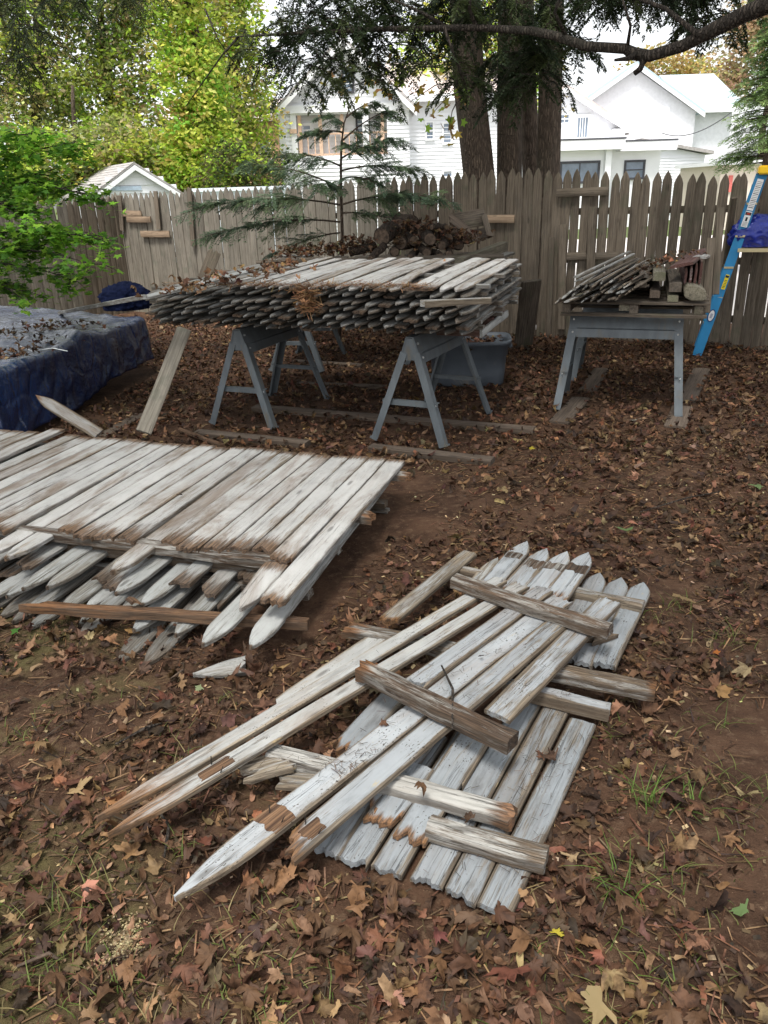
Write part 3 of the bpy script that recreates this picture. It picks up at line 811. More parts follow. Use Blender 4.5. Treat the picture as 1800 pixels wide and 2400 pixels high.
# ------------------------------------------------------------------ broken panels in the foreground
fgroup = 'broken panels heaped in the foreground'
def panel(label, loc):
    return empty('fence_section', loc, label, 'fence section', fgroup)
def pk(root, a, za, b, zb, mt='fg', w=0.09, e0='broken', e1='broken', name='picket', t=0.018, **kw):
    kw.setdefault('jag', 0.025); kw.setdefault('m', 13); kw.setdefault('step', 0.05)
    return board(name, G(*a, za), G(*b, zb), w, t, M[mt], root, e0=e0, e1=e1, **kw)
def rl(root, a, za, b, zb, mt='rail', w=0.062, t=0.045, e0='cut', e1='cut', **kw):
    kw.setdefault('jag', 0.03)
    return board('rail', G(*a, za), G(*b, zb), w, t, M[mt], root, e0=e0, e1=e1, m=7, step=0.035, rail=True, **kw)
# lowest panel: short blue grey pickets at the lower right
pc = panel('lowest panel of the foreground heap, six cut-off blue grey pickets at lower right', G(1100, 1950, 0))
for a, b, e in [((757, 1993), (960, 1702), 'broken'), ((822, 2019), (1020, 1718), 'broken'), ((901, 2043), (1100, 1712), 'broken'), ((996, 2070), (1239, 1640), 'broken'),
                ((1074, 2104), (1306, 1652), 'broken'), ((1157, 2130), (1367, 1688), 'cut')]:
    pk(pc, a, 0.040, b, 0.044, mt='fgc', e0=e, e1='cut', jag=0.018, w=0.084)
rl(pc, (1004, 1921), 0.092, (1283, 2000), 0.092)
rl(pc, (1180, 1592), 0.105, (1434, 1650), 0.092, mt='fg', t=0.05, w=0.052)
# middle panel: tips at the far right, rails reaching across
pm = panel('middle panel of the foreground heap with rotten rails reaching out at the right', G(1300, 1600, 0))
for a, b, za, e in [((1410, 1560), (1507, 1364), 0.075, 'broken'), ((1355, 1555), (1455, 1353), 0.078, 'broken'), ((1290, 1560), (1406, 1342), 0.08, 'broken')]:
    pk(pm, a, za, b, 0.06, mt='fgc', e0=e, e1='point', tip=0.10)
for a, b, e in [((884, 1932), (985, 1790), 'broken'), ((956, 1966), (1130, 1690), 'broken'), ((860, 1900), (1050, 1640), 'broken'), ((795, 1765), (955, 1590), 'broken')]:
    pk(pm, a, 0.066, b, 0.075, mt='fgc', e0=e, rot0=0.04, jag=0.04)
pk(pm, (1060, 1835), 0.062, (1150, 1690), 0.07, w=0.06)
rl(pm, (632, 1750), 0.105, (1208, 1900), 0.105, mt='rail', e1='broken', rot1=0.10, w=0.062, t=0.042)
rl(pm, (805, 1458), 0.118, (1538, 1606), 0.115, mt='rail', e0='broken', e1='broken', rot0=0.15, rot1=0.05, w=0.062)
rl(pm, (1075, 1327), 0.10, (1508, 1414), 0.10, mt='fgw', w=0.05)
pk(pm, (562, 1806), 0.09, (700, 1770), 0.10, mt='fgw', e0='broken', jag=0.05)
pk(pm, (650, 1822), 0.07, (780, 1832), 0.08, mt='fgw', w=0.06)
# pickets with rotten bands whose tips fan out at the top
pd = panel('pointed pickets with a rotten dark band at the top of the foreground heap', G(1280, 1330, 0))
for a, b in [((1130, 1385), (1235, 1268)), ((1185, 1392), (1282, 1285)), ((1240, 1400), (1329, 1292)), ((1295, 1408), (1379, 1294))]:
    pk(pd, a, 0.125, b, 0.115, e1='point', mt='fg', tip=0.13, w=0.092, rot0=0.12)
pk(pd, (1118, 1362), 0.10, (1166, 1306), 0.10, e1='point', mt='fgw', tip=0.12, w=0.07)
# dark rotten joint where the rail used to sit
# top panel: long pickets and two rails over them
pa = panel('top panel of the foreground heap, six long pickets under two rotten rails', G(900, 1650, 0))
AZ = {1: ((226, 1914), .125, (1176, 1352), .172), 2: ((252, 1953), .125, (1227, 1365), .172), 4: ((408, 2099), .105, (1321, 1396), .172), 5: ((664, 1998), .13, (1313, 1452), .170)}
pk(pa, *AZ[1], e0='point', mt='fgw', tip=0.26, w=0.060, rot0=0.42)
pk(pa, *AZ[2], e0='point', mt='fgw', tip=0.22, w=0.062, rot0=0.42)
pk(pa, (965, 1602), 0.165, (1278, 1376), 0.172, w=0.074)
pk(pa, *AZ[4], e0='point', tip=0.22, w=0.084)
pk(pa, *AZ[5], rot0=0.10, jag=0.06, w=0.080)
pk(pa, (1163, 1674), 0.150, (1430, 1402), 0.166, e0='cut', e1='broken', jag=0.012, w=0.090)
rl(pa, (1064, 1346), 0.222, (1432, 1464), 0.216, mt='raild', w=0.060, t=0.047)
rl(pa, (815, 1534), 0.226, (1204, 1722), 0.205, mt='raild', e0='broken', rot0=0.10, w=0.060, t=0.052, jag=0.08)
# bare orange bands where an old rail was torn away, with nails
def scar(parent_root, a, za, b, zb, s0, s1, w):
    p, q = G(*a, za), G(*b, zb); x = (q - p).normalized()
    o = board('torn_patch', p + x * s0 + V((0, 0, 0.0022)), p + x * s1 + V((0, 0, 0.0026)), w, 0.003, M['railo'], parent_root, e0='broken', e1='broken', m=8, step=0.02, jag=0.012)
    c = p + x * (s0 + s1) / 2; y = V((0, 0, 1)).cross(x).normalized()
    for u in (-0.025, 0.022):
        mb = MB(); mb.tube([c + y * u, c + y * u * 1.3 + V((0.004, 0.003, 0.022))], [0.0017, 0.0014], 6)
        obj('nail', mb.mesh('nail'), M['barkd'], parent_root)
scar(pa, *AZ[4], 0.26, 0.35, 0.080)
scar(pa, *AZ[5], 0.06, 0.13, 0.05)
scar(pa, *AZ[2], 0.26, 0.38, 0.045)
for i, (a, b) in enumerate([((1130, 1385), (1235, 1268)), ((1185, 1392), (1282, 1285)), ((1240, 1400), (1329, 1292)), ((1295, 1408), (1379, 1294))]):
    p, q = G(*a, 0.125), G(*b, 0.115); x = (p - q).normalized()
    board('rotten_band', q + x * 0.13 + V((0, 0, 0.002)), q + x * (0.21 + 0.02 * (i % 2)) + V((0, 0, 0.002)), 0.086, 0.003, M['raild'], pd, e0='broken', e1='broken', m=8, step=0.02, jag=0.02)
loose('board', G(902, 1455, 0.14), G(1100, 1292, 0.10), 0.075, 0.018, 'fgw', 'short pale splintered board lying alone at the upper left of the foreground heap', e0='broken', e1='broken', m=8, step=0.05, rot0=0.03)
loose('board', G(640, 1660, 0.05), G(893, 1488, 0.10), 0.085, 0.018, 'fgw', 'weathered brown picket half hidden under the left of the foreground heap', 'picket', e0='broken', e1='broken', m=7, step=0.06)
loose('branch', G(1372, 1500, 0.10), G(1447, 1478, 0.10), 0.03, 0.025, 'rail', 'short bark-brown stick wedged at the right of the foreground heap', 'stick', e0='broken', e1='broken', m=5, step=0.02, rail=True)

# ------------------------------------------------------------------ platform and logs behind the stack
plat = empty('pallet', (0.0, 7.9, 0.72), 'wide dark pallet of old boards on sawhorses carrying the log pile', 'pallet')
for y in (7.62, 8.02, 8.42):
    board('bearer', (-1.05, y, 0.80), (1.35, y - 0.12, 0.80), 0.08, 0.075, M['lumber'], plat, m=4, step=0.4)
Rp = random.Random(9)
for i in range(11):
    x = -1.05 + i * 0.225
    board('deck_board', (x, 7.52 - 0.05 * x, 0.832 + Rp.uniform(-.003, .003)), (x + 0.06, 8.50 - 0.05 * x, 0.832), 0.14, 0.02, M['lumber'], plat, m=4, step=0.4)
for z in (0.90, 0.97):
    board('side_board', (-1.12, 7.56 - 0.05 * z, z + 0.06), (1.18, 7.44, z + 0.06), 0.06, 0.02, M['lumber'], plat, up=(0, -1, 0), m=4, step=0.4)
for i in range(9):
    x = -0.95 + i * 0.26
    board('deck_board', (x, 7.53 - 0.05 * x, 1.012 + Rp.uniform(-.004, .004)), (x + 0.05, 8.48, 1.012), 0.19, 0.02, M['lumber'], plat, m=4, step=0.4)
loose('post', D(1076, 604, 7.35), D(1180, 566, 8.25), 0.10, 0.095, 'post', 'squared greenish timber post at the right of the log pile', 'post', m=6, step=0.15)
loose('board', D(1100, 622, 7.30), D(1195, 590, 8.05), 0.11, 0.025, 'stack', 'grey board below the squared post beside the log pile', m=5)
loose('board', D(655, 598, 7.9), D(735, 597, 7.9), 0.12, 0.02, 'stack', 'pale board end at the left of the log pile platform', m=4)
LG = 'logs heaped on the pallet'
def log(p, q, r, label, k=14):
    p, q = V(p), V(q)
    rr = random.Random(int(p.x * 1000 + p.z * 777))
    root = empty('log', p, label, 'log', LG)
    n = 6
    mb = MB(); mb.tube([p.lerp(q, i / n) + V((rr.uniform(-.006, .006), 0, rr.uniform(-.006, .006))) for i in range(n + 1)], [r * rr.uniform(0.92, 1.06) for _ in range(n + 1)], k, 0.06, rr)
    obj('bark', mb.mesh('bark', True), M['log'], root)
    d = (q - p).normalized()
    mb = MB(); mb.tube([p - d * 0.004, p + d * 0.01], [r * 0.86, r * 0.88], k)
    obj('cut_end', mb.mesh('cut_end'), M['cut'], root)
logs = [((895, 555), 7.60, 0.085, 'large log standing on its round end at the left of the log pile'), ((935, 530), 8.0, 0.075, 'round log lying at the top left of the log pile'),
        ((965, 522), 8.1, 0.07, 'dark log lying on top of the log pile'), ((1008, 561), 7.55, 0.06, 'log with a pale round cut face in the middle of the pile'),
        ((962, 603), 7.45, 0.032, 'small log with a tan cut face low in the middle of the pile'), ((1052, 595), 7.5, 0.032, 'thin log end beside the squared post'),
        ((1030, 598), 7.5, 0.036, 'thin dark log end low at the right of the pile'), ((1000, 592), 7.5, 0.04, 'thin log end below the pale round log'),
        ((990, 545), 7.75, 0.05, None), ((1050, 560), 7.7, 0.055, None), ((1075, 575), 7.75, 0.05, None), ((940, 570), 7.7, 0.06, None), ((970, 565), 7.7, 0.05, None),
        ((925, 590), 7.6, 0.045, None), ((1035, 575), 7.6, 0.045, None), ((1030, 540), 7.95, 0.055, None), ((1065, 545), 8.0, 0.05, None), ((1095, 560), 8.0, 0.05, None)]
rl_ = random.Random(12)
for (px, py), Y, r, lab in logs:
    p = D(px, py, Y)
    p.z = max(p.z, 1.02 + r)
    q = p + V((rl_.uniform(-0.12, 0.16), 0.42, rl_.uniform(-0.02, 0.05)))
    if lab and 'standing' in lab: q = p + V((0.10, 0.30, 0.05))
    log(p, q, r, lab or 'dark bark-covered log buried in debris inside the heap')
log(D(868, 608, 7.38), D(900, 575, 7.6), 0.035, 'slanted thin dark log at the front left of the pile')
log(D(1012, 532, 7.6), D(1045, 530, 7.75), 0.026, 'short grey stick log lying crosswise on the pile')
log(D(880, 578, 7.7), D(820, 590, 7.75), 0.045, 'rotten log lying sideways left of the log pile')
crate = empty('broken_crate', D(1110, 550, 8.2), 'broken dark wooden crate standing behind the log pile', 'crate')
board('side_board', D(1055, 522, 8.35), D(1136, 508, 8.5), 0.17, 0.02, M['lumber'], crate, up=(0.1, -1, 0), m=5, e0='broken')
board('side_board', D(1060, 560, 8.42), D(1140, 548, 8.55), 0.12, 0.02, M['lumber'], crate, up=(0.1, -1, 0), m=5)
board('corner_post', D(1134, 502, 8.42), D(1149, 556, 8.36), 0.06, 0.05, M['lumber'], crate, up=(0, -1, 0), m=5)
board('plank', D(1052, 505, 8.1), D(1120, 560, 8.0), 0.09, 0.025, M['gboard'], crate, up=(0.2, -1, 0.5), m=5, e0='broken')

# dark post standing behind the stack against the fence
loose('post', G(1226, 815, 0), D(1246, 660, 7.85), 0.20, 0.03, 'lumber', 'wide dark board standing upright between the picket stack and fence', m=5, step=0.2, up=(0, -1, 0))

# ------------------------------------------------------------------ beams and boards on the right sawhorses
pr = empty('pallet', (2.05, 6.3, 0.72), 'dark wooden pallet on the two right sawhorses', 'pallet')
u_r = V((0.938, -0.347, 0)); v_r = V((0.347, 0.938, 0)); O_r = V((1.48, 5.88, 0))
def RP(u, v, z): return O_r + u_r * u + v_r * v + V((0, 0, z))
for v in (-0.02, 0.42, 0.98):
    board('runner', RP(-0.10, v, 0.742), RP(0.92, v, 0.742), 0.09, 0.022, M['lumber'], pr, m=4)
for u in (-0.06, 0.42, 0.86):
    board('block', RP(u, -0.05, 0.805), RP(u, 1.05, 0.805), 0.06, 0.062, M['lumber'], pr, m=4, step=0.3)
for v in (0.0, 0.2, 0.4, 0.6, 0.8, 0.98):
    board('deck_board', RP(-0.12, v, 0.826), RP(0.93, v, 0.826), 0.12, 0.018, M['lumber'], pr, m=4, step=0.3)
def beam(px, py, w, h, Y0, ln, label, mt='lumber', dz=0.0, dx=0.33, **kw):
    p = D(px, py, Y0); p.z += h / 2
    q = p + V((dx, 1.0, dz)).normalized() * ln
    loose('beam', p, q, w, h, mt, label, 'beam', m=6, step=0.12, **kw)
beam(1545, 648, 0.085, 0.06, 5.65, 1.1, 'squared beam end, uppermost of the beams on the right sawhorses', 'post')
beam(1583, 674, 0.085, 0.06, 5.60, 1.1, 'squared dark beam end on the right sawhorses, second from the top')
beam(1577, 700, 0.075, 0.045, 5.60, 1.1, 'squared beam with yellow lichen on its end, lowest of the beams at right', 'post')
beam(1535, 690, 0.07, 0.05, 5.66, 1.0, 'short dark beam tucked behind the lichened beam end', 'gboard')
beam(1464, 721, 0.08, 0.045, 5.72, 0.9, 'squared beam end poking through the right pallet', 'post')
beam(1502, 668, 0.08, 0.035, 5.72, 1.0, 'flat bark-edged slab beside the squared beam ends', 'lumber')
beam(1510, 645, 0.07, 0.04, 5.85, 0.9, 'rotten rounded beam behind the squared beam ends', 'raild')
# half log
mb = MB(); rr = random.Random(3)
p = D(1632, 690, 5.52); q = p + V((0.30, 0.95, 0)).normalized() * 1.0
prof = [(-0.075, -0.03), (-0.062, 0.022), (0.0, 0.05), (0.066, 0.06), (0.085, 0.03), (0.075, -0.02), (0.03, -0.045), (-0.05, -0.045)]
x = (q - p).normalized(); y = V((0, 0, 1)).cross(x).normalized()
mb.prism(prof, 'x', 0, 1.0)
tag(obj('half_log', mb.bevelled('half_log', 0.006), M['post'], None, board_matrix(p, q)), 'split half log with a pale cut end at the right end of the beams', 'log')
# red boards on edge and pale board on top
for i, (px, py) in enumerate([(1610, 655), (1622, 650), (1634, 645), (1646, 640)]):
    p = D(px, py, 5.72); q = p + V((0.33, 1, 0.02)).normalized() * 0.95
    loose('board', p, q, 0.16, 0.018, 'red', ['dark red board on edge, leftmost of four beside the beams', 'dark red board on edge, second of four beside the beams', 'dark red board on edge, third of four beside the beams', 'dark red board on edge, rightmost of four beside the beams'][i], up=(1, -0.3, 0), m=5)
loose('board', D(1597, 618, 5.62), D(1640, 584, 6.5), 0.16, 0.022, 'red', 'pinkish grey board lying askew on top of the right wood pile', m=6, up=(-0.25, 0, 1))
loose('board', D(1640, 600, 5.9), D(1670, 585, 6.6), 0.10, 0.02, 'floor', 'narrow pale board behind the pinkish board on the right wood pile', m=5)
loose('board', D(1655, 733, 5.95), D(1668, 556, 6.10), 0.062, 0.02, 'fence', 'upright brown board standing at the right end of the right wood pile', up=(-0.2, -1, 0), m=5, step=0.15)
loose('board', D(1678, 690, 6.1), D(1690, 485, 6.3), 0.05, 0.02, 'fence', 'taller thin board standing beside the upright brown board', up=(-0.2, -1, 0), m=5, step=0.15)
loose('board', G(1682, 760, 0.2), D(1722, 465, 7.55), 0.05, 0.02, 'fence', 'long thin board leaning on the fence behind the ladder', up=(-0.2, -1, 0), m=5, step=0.2)
# bundle of split old pickets
Rb = random.Random(21)
bun = empty('lath_bundle', RP(0.1, 0.3, 0.83), 'heap of old split grey pickets and laths at the left of the right wood pile', 'wood heap')
for i in range(30):
    row, cl = i // 8, i % 8
    px = 1305 + cl * 20 + row * 22 + Rb.uniform(-5, 5); py = 703 - row * 14 + Rb.uniform(-4, 4) - cl * 0.8
    p = D(px, py, 5.62 + Rb.uniform(-0.03, 0.09))
    p.z = max(p.z, 0.845 + row * 0.022)
    ang = Rb.uniform(-0.05, 0.10)
    q = p + V((0.52 + ang, 0.85, 0.03 + 0.015 * row)).normalized() * Rb.uniform(0.75, 1.1)
    board('lath', p, q, Rb.uniform(0.05, 0.075), 0.013, M[Rb.choice(['stack', 'fgw', 'lumber', 'fence', 'fgw'])], bun, m=5, step=0.1, e0='broken', e1='broken', jag=0.05, roll=Rb.uniform(-0.9, -0.2))
for (a, b) in [((1345, 648), (1472, 588)), ((1352, 655), (1480, 594)), ((1400, 672), (1495, 618))]:
    board('lath', D(*a, 5.8), D(*b, 6.7), 0.06 if a[0] < 1390 else 0.12, 0.015, M['stack' if a[0] < 1390 else 'floor'], bun, m=5, step=0.1, e0='broken', e1='broken', jag=0.06, roll=-0.3)

# ------------------------------------------------------------------ blue fibreglass stepladder
M['fib'] = plain_mat('blue_fibreglass', (0.03, 0.23, 0.47), 0.5, 0, 0.10, 10, dirt=(0.16, 0.19, 0.21), dirt_amt=0.1, stretch=(1, 1, 0.2))
M['yel'] = plain_mat('yellow_plastic', (0.85, 0.55, 0.02), 0.45, 0, 0.06)
M['brass'] = plain_mat('gold_anodised', (0.55, 0.47, 0.28), 0.35, 0.5, 0.08)
M['stick'] = plain_mat('white_sticker', (0.75, 0.76, 0.76), 0.5, 0, 0.05)
M['ink'] = plain_mat('black_ink', (0.02, 0.02, 0.025), 0.6)
M['redink'] = plain_mat('red_ink', (0.55, 0.05, 0.03), 0.6)
M['sty'] = plain_mat('yellow_sticker', (0.85, 0.68, 0.03), 0.5)
M['navy'] = plain_mat('navy_ink', (0.01, 0.03, 0.16), 0.5)
lf = G(1633, 834, 0.0)
lw = V((lf.x, lf.y, 0)).normalized()                    # ladder's width axis, away from the camera
ll = V((lw.y, -lw.x, 0))                                # towards the right
Lt = lf + ll * 0.37 + V((0, 0, 1.70))
lad = empty('stepladder', lf, 'blue fibreglass stepladder with yellow top standing by the fence at the right', 'ladder')
rail_d = (Lt - lf).normalized()
for kk in (0.0, 0.36):
    mb = MB()
    a, b = lf + lw * kk, Lt + lw * (kk * 0.75 + 0.04)
    w_, fl = 0.088, 0.028
    n = rail_d.cross(lw).normalized()
    mb.bar(a, b, w_, 0.007, up=-lw)
    mb.bar(a + n * (w_ / 2 - 0.003) + lw * fl / 2, b + n * (w_ / 2 - 0.003) + lw * fl / 2, 0.007, fl, up=lw)
    mb.bar(a - n * (w_ / 2 - 0.003) + lw * fl / 2, b - n * (w_ / 2 - 0.003) + lw * fl / 2, 0.007, fl, up=lw)
    obj('front_rail', mb.mesh('front_rail'), M['fib'], lad)
    a2, b2 = lf + ll * 1.25 + lw * kk, Lt + ll * 0.12 + lw * (kk * 0.75 + 0.04)
    mb = MB(); mb.bar(a2, b2, 0.06, 0.03, up=-lw)
    obj('rear_rail', mb.mesh('rear_rail'), M['fib'], lad)
for i in range(1, 6):
    s = i / 6
    c = lf.lerp(Lt, s)
    mb = MB(); mb.bar(c + lw * 0.01, c + lw * (0.36 - 0.06 * s), 0.085, 0.018)
    obj('step', mb.mesh('step'), M['brass'], lad)
mb = MB(); c = Lt + ll * 0.07
mb.bar(c - lw * 0.03, c + lw * 0.36, 0.24, 0.075)
obj('top_cap', mb.bevelled('top_cap', 0.012), M['yel'], lad)
sh = lf.lerp(Lt, 0.60)
mb = MB()
c0 = sh + ll * 0.02 - V((0, 0, 0.01)); mb.bar(c0 + lw * 0.14, c0 + lw * 0.14 + ll * 0.42, 0.30, 0.012)
mb.bar(c0 - lw * 0.01, c0 - lw * 0.01 + ll * 0.42, 0.012, 0.034); mb.bar(c0 + lw * 0.29, c0 + lw * 0.29 + ll * 0.42, 0.012, 0.034)
obj('pail_shelf', mb.mesh('pail_shelf'), M['brass'], lad)
def sticker(s0, s1, wd, mat, name, off=0.0, lift=0.0045):
    n = rail_d.cross(lw).normalized()
    mb = MB(); mb.bar(lf + rail_d * s0 + n * off - lw * lift, lf + rail_d * s1 + n * off - lw * lift, wd, 0.001, up=-lw)
    obj(name, mb.mesh(name), mat, lad)
LL = (Lt - lf).length
sticker(LL * 0.80, LL * 0.955, 0.055, M['stick'], 'label_sticker')
for i in range(16): sticker(LL * (0.812 + i * 0.0085), LL * (0.8155 + i * 0.0085), 0.045, M['ink'] if i % 4 == 0 else plain_mat('grey_print', (0.3, 0.3, 0.3), 0.6), 'print_line', 0.0, 0.0053)
sticker(LL * 0.715, LL * 0.795, 0.055, M['stick'], 'warning_sticker')
sticker(LL * 0.775, LL * 0.790, 0.05, M['ink'], 'warning_header', 0, 0.0053)
sticker(LL * 0.779, LL * 0.786, 0.025, M['redink'], 'warning_mark', 0, 0.006)
sticker(LL * 0.745, LL * 0.765, 0.018, M['ink'], 'warning_icon', 0, 0.0053)
for i in range(4): sticker(LL * (0.72 + i * 0.006), LL * (0.7225 + i * 0.006), 0.04, plain_mat('grey_print', (0.3, 0.3, 0.3), 0.6), 'print_line', 0.0, 0.0053)
sticker(LL * 0.385, LL * 0.465, 0.035, M['sty'], 'yellow_sticker', -0.015)
sticker(LL * 0.448, LL * 0.46, 0.03, M['ink'], 'warning_header', -0.015, 0.0053)
for i in range(6): sticker(LL * (0.392 + i * 0.008), LL * (0.3945 + i * 0.008), 0.024, M['ink'], 'print_line', -0.015, 0.0053)
# oval maker's badge
n = rail_d.cross(lw).normalized()
for nm, ra, rb, mt, lift in (('badge_rim', 0.062, 0.032, M['navy'], 0.0045), ('badge', 0.052, 0.025, M['stick'], 0.0052)):
    c = lf + rail_d * (LL * 0.235) - lw * lift
    mb = MB(); mb.quad(*[c + rail_d * (ra * math.cos(t)) + n * (rb * math.sin(t)) for t in [2 * math.pi * i / 28 for i in range(28)]])
    obj(nm, mb.mesh(nm), mt, lad)
for i in range(5): sticker(LL * 0.222 + i * 0.009, LL * 0.222 + i * 0.009 + 0.004, 0.022, M['navy'], 'badge_letter', 0, 0.006)

# crumpled sheets: a closed lump with ridged folds
def crumple(name, c, rad, mat, seed, label, cat, amp=0.22, flat=None):
    bm = bmesh.new(); bmesh.ops.create_icosphere(bm, subdivisions=5, radius=1.0)
    for v in bm.verts:
        p = v.co.copy()
        q = V((p.x * 1.6 + seed, p.y * 1.6, p.z * 1.6))
        h = 1 - abs(mnoise.noise(q * 1.3)) * 1.6
        h2 = 1 - abs(mnoise.noise(q * 3.1 + V((5, 2, 1)))) * 1.8
        v.co = p * (1 + amp * (h - 0.5) + amp * 0.45 * (h2 - 0.5))
        v.co = V((v.co.x * rad[0], v.co.y * rad[1], v.co.z * rad[2]))
        if v.co.z < -rad[2] * 0.62: v.co.z = -rad[2] * 0.62
    me = bpy.data.meshes.new(name); bm.to_mesh(me); bm.free()
    me.polygons.foreach_set('use_smooth', [True] * len(me.polygons))
    return tag(obj(name, me, mat, None, Matrix.Translation(c)), label, cat)
M['bag'] = plain_mat('glossy_blue_plastic', (0.010, 0.022, 0.22), 0.33, 0, 0.2, 5, spec=0.5, bump=0.4)
bc = lf.lerp(Lt, 0.60) + ll * 0.16 + lw * 0.17 + V((0, 0, 0.115))
crumple('tarp_bundle', bc, (0.24, 0.12, 0.17), M['bag'], 3.0, 'crumpled dark blue plastic tarp bundled on the shelf of the blue ladder', 'tarp')
M['cloth'] = plain_mat('navy_cloth', (0.010, 0.015, 0.045), 0.95, 0, 0.3, 20, bump=0.2, spec=0.1)
cc = G(292, 708, 0.64)
crumple('cloth', V((cc.x, cc.y + 0.05, 0.66)), (0.25, 0.17, 0.16), M['cloth'], 8.0, 'navy cloth bundled up on the corner of the blue tarp', 'cloth', 0.26)

# ------------------------------------------------------------------ grey plastic bin
def bin_mesh():
    prof = [(0.0, 0.30, 0.20), (0.015, 0.315, 0.212), (0.12, 0.325, 0.222), (0.26, 0.335, 0.23), (0.265, 0.343, 0.238), (0.36, 0.352, 0.246), (0.362, 0.372, 0.264), (0.40, 0.376, 0.268),
            (0.40, 0.362, 0.256), (0.365, 0.343, 0.238), (0.10, 0.318, 0.215)]
    k = 40; v, f = [], []
    for z, a, b in prof:
        for j in range(k):
            t = 2 * math.pi * j / k
            c, s = math.cos(t), math.sin(t)
            e = 0.42
            v.append((a * math.copysign(abs(c) ** e, c), b * math.copysign(abs(s) ** e, s), z))
    for i in range(len(prof) - 1):
        for j in range(k):
            f.append((i * k + j, i * k + (j + 1) % k, (i + 1) * k + (j + 1) % k, (i + 1) * k + j))
    f.append(tuple(range(k - 1, -1, -1))); m = (len(prof) - 1) * k; f.append(tuple(m + j for j in range(k)))
    me = bpy.data.meshes.new('bin'); me.from_pydata(v, [], f)
    bm = bmesh.new(); bm.from_mesh(me); bmesh.ops.recalc_face_normals(bm, faces=bm.faces[:]); bm.to_mesh(me); bm.free()
    me.polygons.foreach_set('use_smooth', [True] * len(me.polygons)); return me
bn = empty('storage_bin', (0.80, 6.90, 0.0), 'grey plastic storage tub full of dead leaves behind the picket stack', 'bin')
bn.rotation_euler = (0, 0, -0.1)
bo = sub('tub', bin_mesh(), M['bin'], bn)
for s in (-1, 1):
    mb = MB(); mb.prism([(-0.07, 0.31), (0.07, 0.31), (0.07, 0.345), (-0.07, 0.345)], 'x', s * 0.352, s * 0.385)
    sub('handle', mb.bevelled('handle', 0.008), M['bin'], bn)

